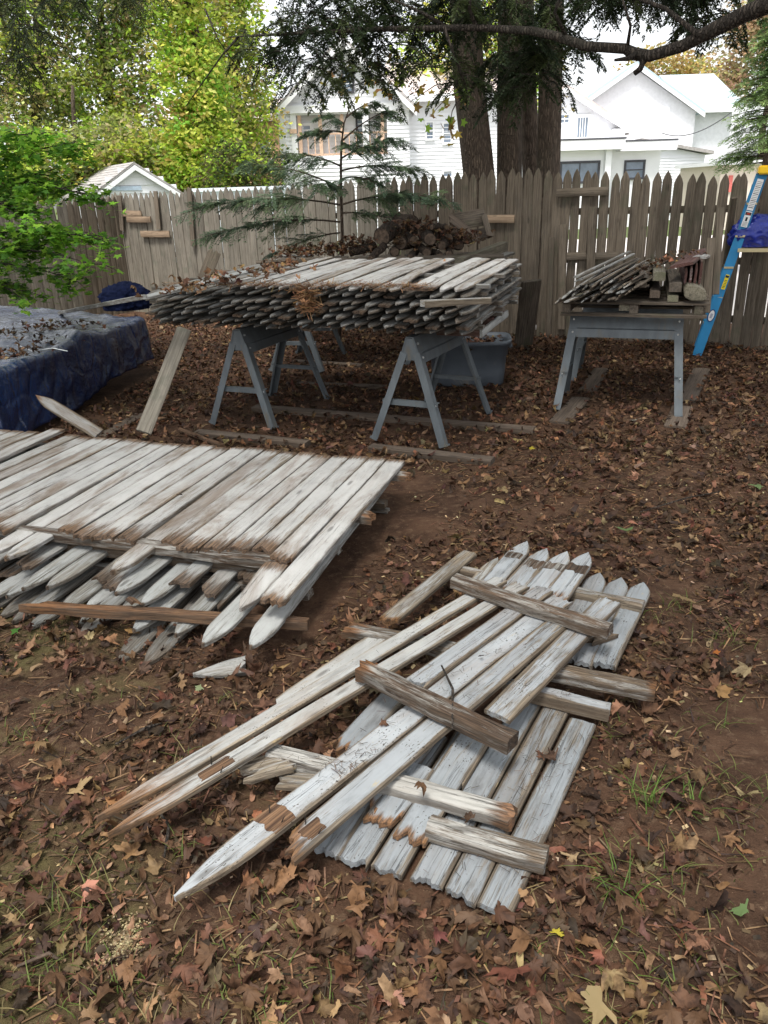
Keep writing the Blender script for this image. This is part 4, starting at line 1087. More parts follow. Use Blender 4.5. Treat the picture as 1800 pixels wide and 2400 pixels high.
# ------------------------------------------------------------------ stack covered by a blue tarp
def tarp():
    m, nt, b, out = newmat('blue_tarp'); k = NT(nt)
    tc = k('TexCoord'); co = tc.outputs['Object']
    n = k.noise(co, 2.5, 6, 0.6); n2 = k.noise(co, 11.0, 6, 0.6, 2.0); dust_sheen = k.noise(co, 1.8, 8, 0.7, 0.6)
    c = k.mix(k.ramp(n, 0.3, 0.7), (0.004, 0.010, 0.034), (0.007, 0.024, 0.085))
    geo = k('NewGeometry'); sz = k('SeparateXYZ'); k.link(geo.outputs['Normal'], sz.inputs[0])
    upf = k.math('MULTIPLY', k.ramp(sz.outputs[2], 0.80, 0.97), k.ramp(dust_sheen, 0.25, 0.75))
    c = k.mix(k.math('MULTIPLY', upf, 0.75), c, (0.26, 0.275, 0.295))  # pale top: dust together with the sky's sheen, painted into the colour
    k.link(c, b.inputs['Base Color'])
    b.inputs['Roughness'].default_value = 0.20; b.inputs['Specular IOR Level'].default_value = 1.0
    vr = k('TexVoronoi', feature='DISTANCE_TO_EDGE'); k.link(k.mapping(co, (5, 5, 3)), vr.inputs['Vector']); vr.inputs['Scale'].default_value = 1.0
    k.bump(k.math('ADD', n2, k.math('MULTIPLY', k.ramp(vr.outputs['Distance'], 0.0, 0.12), 0.5)), 0.6, 0.02, b)
    A = [V((-2.62, 5.20, 0)), V((-2.27, 6.20, 0)), V((-2.20, 7.60, 0)), V((-3.15, 9.0, 0))]          # visible outline, going back along the right side
    # height field over the top plus hanging skirts
    P0, P1, P2, P3 = V((-4.3, 4.35, 0)), V((-2.66, 5.18, 0)), V((-2.30, 7.70, 0)), V((-4.4, 9.1, 0))
    nu, nv = 90, 90
    verts, faces = [], []
    def topz(x, y):
        z = 0.55 + 0.012 * mnoise.noise(V((x * 1.5, y * 1.5, 1)))
        z += 0.07 * max(0, 1 - abs((y - 6.55) + 0.35 * (x + 2.6)) / 0.35) * max(0, min(1, (x + 3.6)))       # a ridge over something below
        z -= 0.06 * max(0, 1 - ((x + 2.95) ** 2 + (y - 6.0) ** 2) / 0.2)
        z += 0.014 * (1 - abs(mnoise.noise(V((x * 4 + y * 2, y * 3.0, 4)))) * 2.4) + 0.006 * (1 - abs(mnoise.noise(V((x * 9 - y * 3, y * 8, 2)))) * 2)
        return z
    rim = {}
    for j in range(nv + 1):
        for i in range(nu + 1):
            u, v_ = i / nu, j / nv
            p = P0.lerp(P1, u).lerp(P3.lerp(P2, u), v_)
            if u > 0.97: p.x += 0.0
            z = topz(p.x, p.y)
            if i in (nu,) or j in (0, nv): z -= 0.012
            verts.append((p.x, p.y, z))
    for j in range(nv):
        for i in range(nu):
            a = j * (nu + 1) + i
            faces.append((a, a + 1, a + nu + 2, a + nu + 1))
    # skirts with vertical folds along the front (j=0) and the right side (i=nu)
    edge = [(i, 0) for i in range(nu + 1)] + [(nu, j) for j in range(1, nv + 1)]
    pts = [V(verts[j * (nu + 1) + i]) for i, j in edge]
    cum = [0]
    for a, b_ in zip(pts, pts[1:]): cum.append(cum[-1] + (b_ - a).length)
    prev = [j * (nu + 1) + i for i, j in edge]
    H = 22
    for h in range(1, H + 1):
        t = h / H; row = []
        for q, (p, s) in enumerate(zip(pts, cum)):
            if q <= nu: nrm = V((0.43, -0.9, 0))
            else: nrm = V((0.98, -0.19, 0))
            cw = max(0.0, 1 - abs(q - nu) / 8.0)
            nrm = nrm.lerp(V((0.8, -0.6, 0)), cw)
            ph = s * 7 + 3.2 * mnoise.noise(V((s * 1.7, 0, 3)))
            crease = 1 - abs(math.sin(ph)) ** 0.6                                   # sharp ridges between flat gores
            c2 = 1 - abs(mnoise.noise(V((s * 6.0 + t * 1.5, t * 1.8 - s, 2)))) * 3.0
            fold = t ** 0.55 * (0.045 * crease * (0.3 + 1.0 * abs(mnoise.noise(V((s * 1.3, 5, 1))))) + 0.020 * max(-1, c2))
            out_ = 0.015 + 0.02 * t + fold
            hem = 0.015 + 0.04 * (1 + mnoise.noise(V((s * 2.2, 9, 1))))
            if q > nu + 40: hem += 0.10 * min(1, (q - nu - 40) / 15)
            z = p.z + (hem - p.z) * t
            w = p + nrm * out_
            row.append(len(verts)); verts.append((w.x, w.y, z))
        for q in range(len(row) - 1): faces.append((prev[q], row[q], row[q + 1], prev[q + 1]))
        prev = row
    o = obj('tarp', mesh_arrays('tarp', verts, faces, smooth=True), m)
    md = o.modifiers.new('thick', 'SOLIDIFY'); md.thickness = 0.004
    tag(o, 'dirty dark blue tarp draped over a low stack at the left', 'tarp')
    return topz
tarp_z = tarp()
rp = [V((-2.95, 6.35, 0.60)), V((-2.75, 6.15, 0.585)), V((-2.5, 5.95, 0.56)), V((-2.35, 5.85, 0.55))]
mb = MB(); mb.tube([V((p.x, p.y, tarp_z(p.x, p.y) + 0.012)) for p in rp], [0.0032] * 4, 6)
tag(obj('rope', mb.mesh('rope', True), M['stick']), 'thin pale rope lying across the top of the blue tarp', 'rope')

# ------------------------------------------------------------------ trees
LEAF_V = [(0, 0, 0), (0.45, 0.27, 0.07), (1, 0, -0.02), (0.45, -0.27, 0.07)]
LEAF_F = [(0, 1, 2), (0, 2, 3)]
def colours(rng, n, pal, jit=0.18):
    pal = np.array(pal); c = pal[rng.integers(0, len(pal), n)]
    return np.clip(c * np.exp(rng.normal(0, jit, (n, 1))) * np.exp(rng.normal(0, jit * 0.35, (n, 3))), 0.002, 0.9)
def crown_mesh(blobs, n, size, pal, seed, spread=0.32, clump=26, up=0.5, inner=False):
    """blobs: (centre, (rx, ry, rz)); leaves in clumps through each volume"""
    rng = np.random.default_rng(seed)
    vol = np.array([b[1][0] * b[1][1] * b[1][2] for b in blobs]) ** 0.75
    vol /= vol.sum()
    P, C = [], []
    for (c, r), w in zip(blobs, vol):
        k = max(3, int(n * w / clump))
        u = rng.normal(size=(k, 3)); u /= np.linalg.norm(u, axis=1, keepdims=True)
        u *= rng.uniform(0.25, 1.0, (k, 1)) ** 0.45
        cc = np.array(c) + u * np.array(r)
        cl = colours(rng, k, pal, 0.22)
        for a, q in zip(cc, cl):
            m = rng.poisson(clump)
            if m == 0: continue
            s = spread * rng.uniform(0.6, 1.4)
            p = a + rng.normal(size=(m, 3)) * (s, s, s * 0.6)
            P.append(p); C.append(np.clip(q * np.exp(rng.normal(0, 0.16, (m, 1))), 0.002, 0.9))
    P = np.concatenate(P); C = np.concatenate(C)
    B = rot_basis(rng, len(P), up_bias=up)
    v, f = instance(LEAF_V, LEAF_F, P, B, size * rng.uniform(0.6, 1.3, len(P)))
    return mesh_arrays('crown', v, f, np.repeat(C, 4, axis=0))
def trunk_mesh(path, r0, r1, seed=0, k=10, limbs=(), wob=0.05):
    rr = random.Random(seed); mb = MB()
    path = [V(p) for p in path]; n = len(path)
    mb.tube(path, [r0 + (r1 - r0) * i / (n - 1) for i in range(n)], k, wob, rr)
    for a, b, ra in limbs:
        a, b = V(a), V(b)
        mid = a.lerp(b, 0.5) + V((rr.uniform(-.1, .1), rr.uniform(-.1, .1), 0.12)) * (b - a).length
        mb.tube([a, a.lerp(mid, 0.6), mid, mid.lerp(b, .6), b], [ra, ra * .8, ra * .65, ra * .45, ra * .2], 6, wob, rr)
    return mb.mesh('trunk', True)
def leafy_tree(name, label, base, top, r0, blobs, n, size, pal, seed, cat='tree', group=None, bark='bark', **kw):
    root = empty(name, base, label, cat, group)
    base, top = V(base), V(top)
    rr = random.Random(seed)
    path = [base.lerp(top, i / 6) + V((rr.uniform(-1, 1), rr.uniform(-1, 1), 0)) * 0.02 * (top - base).length * (0 < i < 6) for i in range(7)]
    limbs = []
    for c, r in blobs:
        t = min(0.95, max(0.25, (c[2] - r[2] * 0.6 - base.z) / max(0.1, (top.z - base.z))))
        limbs.append((path[int(t * 6)], c, r0 * 0.35))
    obj('trunk', trunk_mesh(path, r0, r0 * 0.25, seed, limbs=limbs), M[bark], root)
    obj('crown', crown_mesh(blobs, n, size, pal, seed, **kw), M['leaf'], root)
    return root
def B_(px, py, Y, rx, ry, rz):
    return (tuple(D(px, py, Y)), (rx, ry, rz))
VINE = [(0.34, 0.50, 0.06), (0.44, 0.56, 0.08), (0.52, 0.58, 0.10), (0.24, 0.40, 0.06), (0.54, 0.48, 0.14)]
OLIVE = [(0.28, 0.32, 0.11), (0.36, 0.36, 0.15), (0.21, 0.26, 0.09), (0.42, 0.34, 0.17)]
DKOL = [(0.07, 0.10, 0.03), (0.12, 0.14, 0.05), (0.16, 0.14, 0.06)]
GRN = [(0.10, 0.20, 0.03), (0.16, 0.27, 0.035), (0.07, 0.14, 0.025)]
AUT = [(0.46, 0.40, 0.14), (0.54, 0.42, 0.15), (0.36, 0.38, 0.13), (0.44, 0.30, 0.14)]
BG = 'trees crowding the left background'
leafy_tree('vine_covered_tree', 'tree smothered in bright yellow-green vines, just right of the shed', D(470, 470, 25), D(430, -350, 25), 0.25,
           [B_(470, 320, 24.8, .95, .9, 1.3), B_(455, 190, 25, .9, .9, 1.2), B_(415, 30, 25.2, .75, .8, 1.3), B_(505, 400, 24.5, .85, .8, .9), B_(425, -150, 25, .9, .9, 1.3), B_(400, 390, 24.6, .6, .7, .9)], 24000, 0.16, VINE, 1, group=BG, spread=0.22)
leafy_tree('olive_tree', 'tall thin-leaved olive brown tree at the far left, sky showing through', D(90, 470, 26), D(80, -420, 26), 0.2,
           [B_(60, 40, 26, 1.2, 1.0, 1.5), B_(110, 180, 26, 1.2, 1.0, 1.0), B_(40, 290, 25.5, 1.2, .9, .9), B_(140, -60, 26.5, 1.2, 1., 1.2), B_(20, 150, 26, .9, .9, 1.2)], 13000, 0.16, OLIVE + VINE[:3], 2, group=BG, spread=0.3)
leafy_tree('olive_tree', 'olive green tree with two bare dark stems left of the vine-covered tree', D(265, 470, 27), D(230, -420, 27), 0.18,
           [B_(240, 50, 27, 1.1, 1.0, 1.4), B_(300, 170, 27, 1.1, 1.0, 1.1), B_(215, 250, 26.5, 1.2, 1., 1.0), B_(320, 300, 26.6, 1.0, .9, .9), B_(330, 0, 27.4, .9, .9, 1.3)], 13000, 0.16, OLIVE + VINE[:2] + [(0.17, 0.24, 0.05)], 3, group=BG, spread=0.3)
leafy_tree('hedge_tree', 'dense green tree behind the shed roof at left', D(180, 470, 24.5), D(170, 200, 24.5), 0.15,
           [B_(120, 390, 24.5, 1.5, .8, .9), B_(260, 340, 24.4, 1.1, .8, .8), B_(30, 430, 24.2, 1.3, .8, .8), B_(330, 375, 24.8, .8, .8, .6)], 13000, 0.15, OLIVE + VINE[:3], 4, group=BG, spread=0.25)
leafy_tree('green_tree', 'loose yellow-green tree right of the vines, below the dark overhanging branch', D(560, 470, 29), D(560, -150, 29), 0.18,
           [B_(560, 180, 29, 1.1, 1.0, 1.3), B_(540, 60, 29, 1.0, 1.0, 1.2), B_(600, 300, 28.6, .7, .7, .9), B_(545, 310, 28.4, 1.0, .8, .9), B_(520, -60, 29, 1.2, 1, 1.2)], 13000, 0.16, VINE + VINE + OLIVE, 5, group=BG, spread=0.28)
leafy_tree('shrub', 'olive brown shrub just behind the fence below the green tree', D(560, 470, 23), D(560, 360, 23), 0.06,
           [B_(540, 400, 23, .75, .6, .65), B_(600, 420, 23, .5, .5, .45), B_(635, 400, 24, .35, .4, .6)], 4200, 0.12, DKOL + VINE[:1], 6, group=BG, spread=0.2)
leafy_tree('autumn_tree', 'yellow autumn tree behind the gables of the right white house', D(1600, 430, 75), D(1600, 130, 75), 0.4,
           [B_(1560, 165, 75, 3.2, 2.5, 1.8), B_(1640, 190, 75, 3.0, 2.5, 1.6), B_(1600, 220, 75, 5, 2.5, 1.5)], 6000, 0.42, AUT, 7, spread=0.6)
leafy_tree('autumn_tree', 'rusty brown autumn tree at the right edge beyond the spruce', D(1790, 430, 50), D(1790, 60, 50), 0.25,
           [B_(1770, 120, 50, 2.0, 1.8, 2.0), B_(1700, 210, 50, 1.2, 1.2, 0.9), B_(1790, 40, 50, 1.8, 1.5, 1.5)], 5200, 0.26, [(0.42, 0.29, 0.18), (0.46, 0.36, 0.20), (0.34, 0.32, 0.16)], 8, spread=0.45)
leafy_tree('yellow_tree', 'bright yellow-green tree glimpsed between the big trunks', D(1150, 470, 34), D(1150, 0, 34), 0.3,
           [B_(1150, 150, 34, 2.0, 1.5, 2.2), B_(1245, 200, 34, 1.0, 1.2, 1.4), B_(1060, 120, 34, 2, 1.5, 1.6), B_(1140, 20, 34, 2, 1.5, 1.5)], 6000, 0.2, VINE + AUT[:1], 9, spread=0.35)

# the big trunks just behind the fence, with their crowns overhead
def big_tree(name, label, pts, r0, r1, seed, blobs=()):
    pts = [V(p) for p in pts]
    root = empty(name, pts[0], label, 'tree', 'big trunks behind the fence')
    rr = random.Random(seed)
    # fluted trunk
    k = 28; n = len(pts) * 5
    ph = [rr.uniform(0, 6.28) for _ in range(4)]
    v, f = [], []
    for i in range(n + 1):
        t = i / n * (len(pts) - 1); a = min(int(t), len(pts) - 2)
        p = pts[a].lerp(pts[a + 1], t - a); r = r0 + (r1 - r0) * i / n
        flare = 0.92 + 0.12 * math.exp(-max(0, p.z) / 0.5)
        for j in range(k):
            th = 2 * math.pi * j / k
            q = r * flare * (1 + 0.05 * math.sin(3 * th + ph[0]) + 0.035 * math.sin(5 * th + ph[1] + p.z) + 0.025 * mnoise.noise(V((th * 3, p.z * 1.2, seed))))
            v.append((p.x + q * math.cos(th), p.y + q * math.sin(th), p.z))
    for i in range(n):
        for j in range(k):
            f.append((i * k + j, i * k + (j + 1) % k, (i + 1) * k + (j + 1) % k, (i + 1) * k + j))
    obj('trunk', mesh_arrays('trunk', v, f, smooth=True), M['bark'], root)
    if blobs: obj('crown', crown_mesh(blobs, 2600, 0.34, GRN + DKOL, seed, spread=0.5), M['leaf'], root)
    return root
def below(px, Y): 
    p = D(px, 420, Y); return V((p.x, p.y, -0.05))
big_tree('maple_tree', 'leftmost of the big trunks behind the fence, leaning left', [below(1130, 9.95), D(1122, 415, 9.95), D(1098, 200, 9.95), D(1088, 0, 9.9), D(1075, -250, 9.9), D(1040, -700, 9.9)], 0.205, 0.165, 1,
         [((-0.6, 10.8, 7.2), (2.6, 2.4, 1.6)), ((0.2, 12.4, 8.8), (2.4, 2.2, 1.6))])
big_tree('maple_tree', 'straight second big trunk behind the fence, draped with dark needles', [below(1196, 10.1), D(1194, 415, 10.1), D(1195, 200, 10.1), D(1197, 0, 10.1), D(1200, -300, 10.1), D(1215, -700, 10.1)], 0.165, 0.145, 2,
         [((2.2, 9.6, 7.6), (2.4, 2.2, 1.4)), ((1.2, 8.2, 8.4), (2.2, 1.8, 1.3))])
big_tree('maple_tree', 'thin dark trunk between the two straight big trunks', [below(1248, 10.6), D(1246, 415, 10.6), D(1236, 200, 10.6), D(1230, 0, 10.6), D(1222, -500, 10.6)], 0.13, 0.10, 3)
big_tree('maple_tree', 'rightmost straight trunk of the big trunks behind the fence', [below(1284, 10.0), D(1283, 415, 10.0), D(1288, 200, 10.0), D(1293, 0, 10.0), D(1300, -300, 10.0), D(1325, -700, 10.0)], 0.150, 0.138, 4,
         [((3.6, 11.0, 7.4), (2.4, 2.2, 1.6)), ((2.6, 8.6, 9.0), (2.4, 2.0, 1.3))])

# ------------------------------------------------------------------ hemlock foliage
class Needles:
    def __init__(self, seed): self.q, self.c, self.r, self.tw = [], [], random.Random(seed), MB()
    def leaf(self, p, d, n, L, w, col):
        s = d.cross(n).normalized() * (w / 2)
        self.q += [p, p + d * (L * 0.45) + s, p + d * L, p + d * (L * 0.45) - s]; self.c += [col] * 4
    def branchlet(self, S, az, L, droop, pal, nl=0.030, nw=0.010, side=0.30, rise=0.0, twigs=13, thick=0.005):
        r = self.r
        h = V((math.cos(az), math.sin(az), 0)); ft = r.uniform(-0.9, 0.9); lat = V((-h.y, h.x, 0)) * math.cos(ft) + V((0, 0, math.sin(ft)))
        path = []
        for i in range(9):
            t = i / 8
            path.append(S + h * (L * t * (1 - 0.25 * droop * t)) + V((0, 0, rise * L * t - droop * L * 0.75 * t * t)) + lat * (0.03 * L * math.sin(t * 4 + r.uniform(-.3, .3))))
        self.tw.tube(path, [thick * (1 - 0.8 * i / 8) for i in range(9)], 4, cap=False)
        base = pal[r.randrange(len(pal))]
        for j in range(twigs):
            t = 0.10 + 0.9 * (j + r.random() * 0.6) / twigs
            i = min(7, int(t * 8)); p = path[i].lerp(path[i + 1], t * 8 - i)
            d = (path[i + 1] - path[i]).normalized()
            for sgn in (-1, 1):
                if r.random() < 0.10: continue
                l2 = L * side * (1.05 - 0.75 * t) * r.uniform(0.6, 1.2)
                td = (d * 0.75 + lat * (sgn * r.uniform(0.55, 1.0)) + V((0, 0, r.uniform(-0.45, 0.05)))).normalized()
                nrm = (V((0, 0, 1)) + V((r.uniform(-.5, .5), r.uniform(-.5, .5), 0))).normalized()
                sd = td.cross(nrm).normalized()
                m = max(3, int(l2 / (nl * 0.42)))
                k = r.uniform(0.6, 1.35)
                col = tuple(c * k for c in base)
                for q in range(m):
                    u = (q + 0.5) / m
                    pp = p + td * (l2 * u) + V((0, 0, -0.22 * l2 * u * u))
                    for s2 in (-1, 1):
                        ld = (td * 0.75 + sd * s2 * r.uniform(0.6, 1.0) + V((0, 0, r.uniform(-.25, .15)))).normalized()
                        self.leaf(pp, ld, nrm, nl * r.uniform(.7, 1.15) * (1 - 0.3 * u), nw, col)
                self.leaf(p + td * l2 * 0.9 + V((0, 0, -0.18 * l2)), td, nrm, nl, nw, col)
    def build(self, root, bark='barkd', name='needles'):
        v = np.array([tuple(p) for p in self.q], dtype=np.float32)
        n = len(v) // 4
        f = (np.array([(0, 1, 2), (0, 2, 3)])[None] + (np.arange(n) * 4)[:, None, None]).reshape(-1, 3)
        obj(name, mesh_arrays(name, v, f, np.array(self.c)), M['needle'], root)
        if self.tw.v: obj('twigs', self.tw.mesh('twigs', True), M[bark], root)
HEM = [(0.034, 0.052, 0.024), (0.046, 0.068, 0.028), (0.026, 0.040, 0.020), (0.070, 0.092, 0.034)]
Rh = random.Random(31)
# overhanging hemlock: trunk out of frame at the right, limb reaching across the top of the picture
hroot = empty('hemlock_tree', (4.2, 4.6, 0), 'hemlock whose bare dark limb and drooping needles hang across the top', 'tree')
limb_px = [(1990, -60, 5.0), (1800, 11, 5.4), (1746, 33, 5.5), (1660, 76, 5.7), (1600, 108, 5.8), (1524, 132, 5.9), (1486, 126, 6.0), (1464, 114, 6.0), (1372, 108, 6.1), (1301, 84, 6.2), (1247, 73, 6.3), (1117, 65, 6.5), (900, 68, 6.7), (700, 78, 6.9), (534, 87, 7.0)]
lp = [D(*q) for q in limb_px]
mb = MB()
mb.tube(lp, [0.06, 0.052, 0.05, 0.042, 0.038, 0.036, 0.042, 0.034, 0.032, 0.030, 0.028, 0.025, 0.02, 0.013, 0.005], 9, 0.08, Rh)
mb.tube([D(1500, 128, 5.95), D(1508, 145, 5.93), D(1500, 162, 5.9), D(1487, 172, 5.9)], [0.026, 0.024, 0.02, 0.017], 8, 0.08, Rh)
mb.tube([D(1490, 128, 5.95), D(1470, 138, 5.9), D(1440, 141, 5.9)], [0.02, 0.016, 0.008], 7, 0.08, Rh)
for a, b, c, r in [((1117, 65, 6.5), (1100, 20, 6.5), (1110, -60, 6.4), .018), ((1040, 60, 6.6), (990, 30, 6.6), (900, -10, 6.7), .016), ((1040, 62, 6.5), (1090, 200, 6.6), (1050, 180, 6.7), .012),
                   ((1330, 90, 6.2), (1300, 30, 6.0), (1330, -60, 6.0), .016), ((1470, 115, 6.0), (1478, 60, 5.9), (1450, -30, 5.9), .014), ((560, 85, 7), (520, 130, 7), (435, 250, 7.2), .010), ((480, 20, 7), (510, 90, 7), (560, 165, 7.1), .008),
                   ((1640, 85, 5.7), (1560, 20, 5.9), (1400, -40, 6.2), .02)]:
    mb.tube([D(*a), D(*b), D(*c)], [r, r * .7, r * .4], 6, 0.08, Rh)
obj('limb', mb.mesh('limb', True), M['barkd'], hroot)
mb = MB(); mb.tube([(4.2, 4.6, -0.05), (4.15, 4.62, 1.2), (4.1, 4.64, 3.0), (4.1, 4.7, 6.0), (4.1, 4.7, 9.0)], [0.26, 0.2, 0.18, 0.13, 0.05], 14, 0.04, Rh)
mb.tube([(4.1, 4.65, 3.3), tuple(lp[0].lerp(V((4.1, 4.65, 3.3)), 0.45)), tuple(lp[0])], [0.09, 0.075, 0.06], 9, 0.05, Rh)
obj('trunk', mb.mesh('trunk', True), M['barkd'], hroot)
nd = Needles(41)
# zones in the picture where the foliage hangs: x0, x1, y0, y1, count, length
for x0, x1, y0, y1, n, ln in [(680, 960, -60, 60, 66, .46), (640, 800, 40, 140, 22, .40), (840, 1060, 60, 150, 26, .40), (1000, 1160, -60, 50, 34, .44), (1160, 1310, -30, 140, 60, .46), (1165, 1300, 120, 215, 30, .42),
                              (1320, 1500, -80, 0, 50, .40), (1330, 1400, 70, 130, 9, .34), (1500, 1660, -80, -10, 46, .40), (1610, 1740, 20, 60, 16, .32), (1700, 1800, -70, -30, 16, .36), (1040, 1110, 110, 200, 10, .34), (560, 660, 20, 120, 8, .34), (690, 790, 120, 200, 14, .34), (820, 900, 110, 190, 8, .30)]:
    for _ in range(n):
        S = D(Rh.uniform(x0, x1), Rh.uniform(y0, y1), Rh.uniform(6.5, 7.6))
        nd.branchlet(S, Rh.uniform(0, 6.28), ln * Rh.uniform(0.7, 1.2), Rh.uniform(0.5, 1.1), HEM, nl=0.034, nw=0.014, twigs=13)
# foliage above the frame
for _ in range(50):
    S = V((Rh.uniform(0.5, 4.5), Rh.uniform(4.0, 7.5), Rh.uniform(3.1, 4.6)))
    nd.branchlet(S, Rh.uniform(0, 6.28), Rh.uniform(0.9, 1.4), Rh.uniform(0.4, 0.9), HEM, nl=0.06, nw=0.022, twigs=9)
nd.build(hroot)
# dark hanging boughs in the upper left corner
h2 = empty('hemlock_tree', (-4.6, 6.6, 0), 'dark hemlock boughs hanging into the upper left corner', 'tree')
mb = MB(); mb.tube([(-4.6, 6.6, -0.05), (-4.6, 6.6, 3.0), (-4.55, 6.6, 7.0)], [0.2, 0.16, 0.06], 12, 0.04, Rh)
for px in (40, 130, 300): mb.tube([(-4.58, 6.6, 4.2), tuple(D(px * 0.5 - 60, -160, 7.4)), tuple(D(px, -20, 7.8))], [0.05, 0.03, 0.01], 7, 0.05, Rh)
obj('trunk', mb.mesh('trunk', True), M['barkd'], h2)
nd = Needles(42)
for x0, x1, y0, y1, n in [(-40, 100, -60, 60, 26), (0, 70, 60, 150, 16), (90, 260, -70, 0, 16), (250, 360, -60, -10, 16), (-60, 30, 130, 220, 8)]:
    for _ in range(n):
        nd.branchlet(D(Rh.uniform(x0, x1), Rh.uniform(y0, y1), Rh.uniform(7.2, 8.4)), Rh.uniform(0, 6.28), 0.55 * Rh.uniform(.7, 1.2), Rh.uniform(0.6, 1.1), HEM[:2] + [(0.07, 0.085, 0.03)], twigs=11)
nd.build(h2)
# hemlock sapling in front of the fence
sp = empty('hemlock_sapling', (-0.50, 9.0, 0), 'young hemlock sapling with flat feathery branches in front of the fence', 'tree')
YS = 9.0
tp = [V((-0.47, YS, -0.03))] + [D(*q, YS) for q in [(803, 600), (802, 540), (800, 470), (799, 400), (800, 340), (806, 290), (818, 255), (835, 225)]]
mb = MB(); mb.tube(tp, [.028, .020, .018, .016, .014, .012, .009, .006, .003], 8, 0.06, Rh)
obj('trunk', mb.mesh('trunk', True), M['bark'], sp)
nd = Needles(43)
SAPC = [(0.095, 0.150, 0.085), (0.12, 0.185, 0.095), (0.075, 0.12, 0.072), (0.15, 0.21, 0.10)]
def sap_branch(a, b, n, ln, az0, spread=0.9, dr=0.35):
    p, q = D(*a[:2], YS), D(b[0], b[1], YS + b[2])
    mid = p.lerp(q, 0.5) + V((0, 0, 0.10 * (q - p).length))
    pth = [p.lerp(mid, t).lerp(mid.lerp(q, t), t) for t in [i / 7 for i in range(8)]]
    nd.tw.tube(pth, [0.011 * (1 - .8 * i / 7) for i in range(8)], 5, cap=False)
    n = int(n * 1.6)
    for i in range(n):
        t = 0.18 + 0.82 * i / max(1, n - 1)
        s = min(6, int(t * 7)); pp = pth[s].lerp(pth[s + 1], t * 7 - s)
        d = q - p; az = math.atan2(d.y, d.x) + Rh.choice((-1, 1)) * Rh.uniform(0.15, spread)
        nd.branchlet(pp, az, ln * (1.0 - 0.5 * t) * Rh.uniform(0.4, 1.2), dr * Rh.uniform(0.2, 1.7), SAPC, nl=0.036, nw=0.010, side=0.42, rise=Rh.uniform(-.15, .3), twigs=13, thick=0.003)
    nd.branchlet(q, math.atan2((q - p).y, (q - p).x), ln * 0.6, dr, SAPC, nl=0.042, nw=0.012, side=0.46, twigs=12, thick=0.003)
sap_branch((797, 480), (490, 485, -0.5), 20, .62, 0); sap_branch((797, 440), (600, 385, 0.3), 11, .5, 0)
sap_branch((797, 520), (520, 545, -0.3), 14, .55, 0); sap_branch((797, 545), (660, 590, 0.1), 6, .4, 0)
sap_branch((800, 480), (1010, 462, -0.5), 15, .58, 0); sap_branch((800, 400), (960, 395, 0.3), 11, .5, 0); sap_branch((802, 370), (920, 330, -0.4), 10, .5, 0)
sap_branch((800, 390), (680, 360, -0.4), 9, .45, 0); sap_branch((802, 330), (900, 262, 0.2), 8, .40, 0); sap_branch((804, 310), (740, 310, 0), 6, .36, 0)
sap_branch((812, 275), (870, 240, 0.1), 5, .32, 0); sap_branch((806, 290), (770, 270, -0.1), 5, .32, 0); sap_branch((800, 420), (880, 430, -0.7), 7, .45, 0); sap_branch((800, 350), (860, 350, -0.6), 6, .4, 0); sap_branch((798, 460), (760, 430, -0.7), 7, .45, 0); sap_branch((800, 500), (900, 510, -0.2), 6, .4, 0)
nd.build(sp, 'bark')
# young bare maple shoot with autumn leaves by the trunk
def palmate(lobes=5, depth=0.55):
    """flat lobed leaf about 1 unit across, as a fan of triangles round a centre"""
    out = [(-0.06, -0.02)]
    angs = {5: [-105, -52, 0, 52, 105], 7: [-120, -80, -40, 0, 40, 80, 120]}[lobes]
    lens = {5: [0.34, 0.47, 0.55, 0.47, 0.34], 7: [0.3, 0.42, 0.5, 0.55, 0.5, 0.42, 0.3]}[lobes]
    pts = []
    for i, (a, l) in enumerate(zip(angs, lens)):
        a = math.radians(a)
        if i:
            am = (math.radians(angs[i - 1]) + a) / 2; lm = (lens[i - 1] + l) / 2 * depth
            pts.append((math.cos(am) * lm, math.sin(am) * lm))
        for da, ll in ((-0.20, 0.72), (-0.06, 0.86), (0, 1.0), (0.10, 0.80), (0.22, 0.70)):
            pts.append((math.cos(a + da) * l * ll, math.sin(a + da) * l * ll))
    pts = [(-0.05, -0.07)] + pts + [(-0.05, 0.07)]
    v = [(0.06, 0, 0)] + [(x, y, 0) for x, y in pts]
    f = [(0, i, i + 1) for i in range(1, len(pts))] + [(0, len(pts), 1)]
    return np.array(v, dtype=float), np.array(f)
PAL_V, PAL_F = palmate(5)
mp = empty('maple_shoot', D(1085, 470, 9.7), 'hanging maple twigs with large yellow and green leaves left of the trunks', 'twig')
rng = np.random.default_rng(8); pos = []; mb = MB()
for a, b in [((1090, 210), (1010, 270)), ((1070, 240), (1050, 310)), ((1080, 190), (960, 240)), ((1060, 160), (880, 180)), ((1060, 150), (800, 210)), ((850, 120), (740, 230)), ((980, 100), (860, 130))]:
    p, q = D(*a, 9.3), D(*b, 9.1)
    mb.tube([p, p.lerp(q, .5) + V((0, 0, .06)), q], [.008, .006, .003], 5)
    for _ in range(13):
        t = rng.uniform(0.15, 1.05); pos.append(np.array(p.lerp(q, t)) + rng.normal(0, 0.06, 3) + (0, 0, -0.05))
pos = np.array(pos); n = len(pos)
v, f = instance(PAL_V * (1, 1, 1), PAL_F, pos, rot_basis(rng, n, 0.2), rng.uniform(0.10, 0.17, n))
obj('twig', mb.mesh('twig', True), M['barkd'], mp)
obj('leaves', mesh_arrays('leaves', v, f, np.repeat(colours(rng, n, [(0.30, 0.34, 0.04), (0.20, 0.30, 0.04), (0.36, 0.28, 0.06), (0.30, 0.18, 0.07)]), len(PAL_V), axis=0)), M['leaf'], mp)

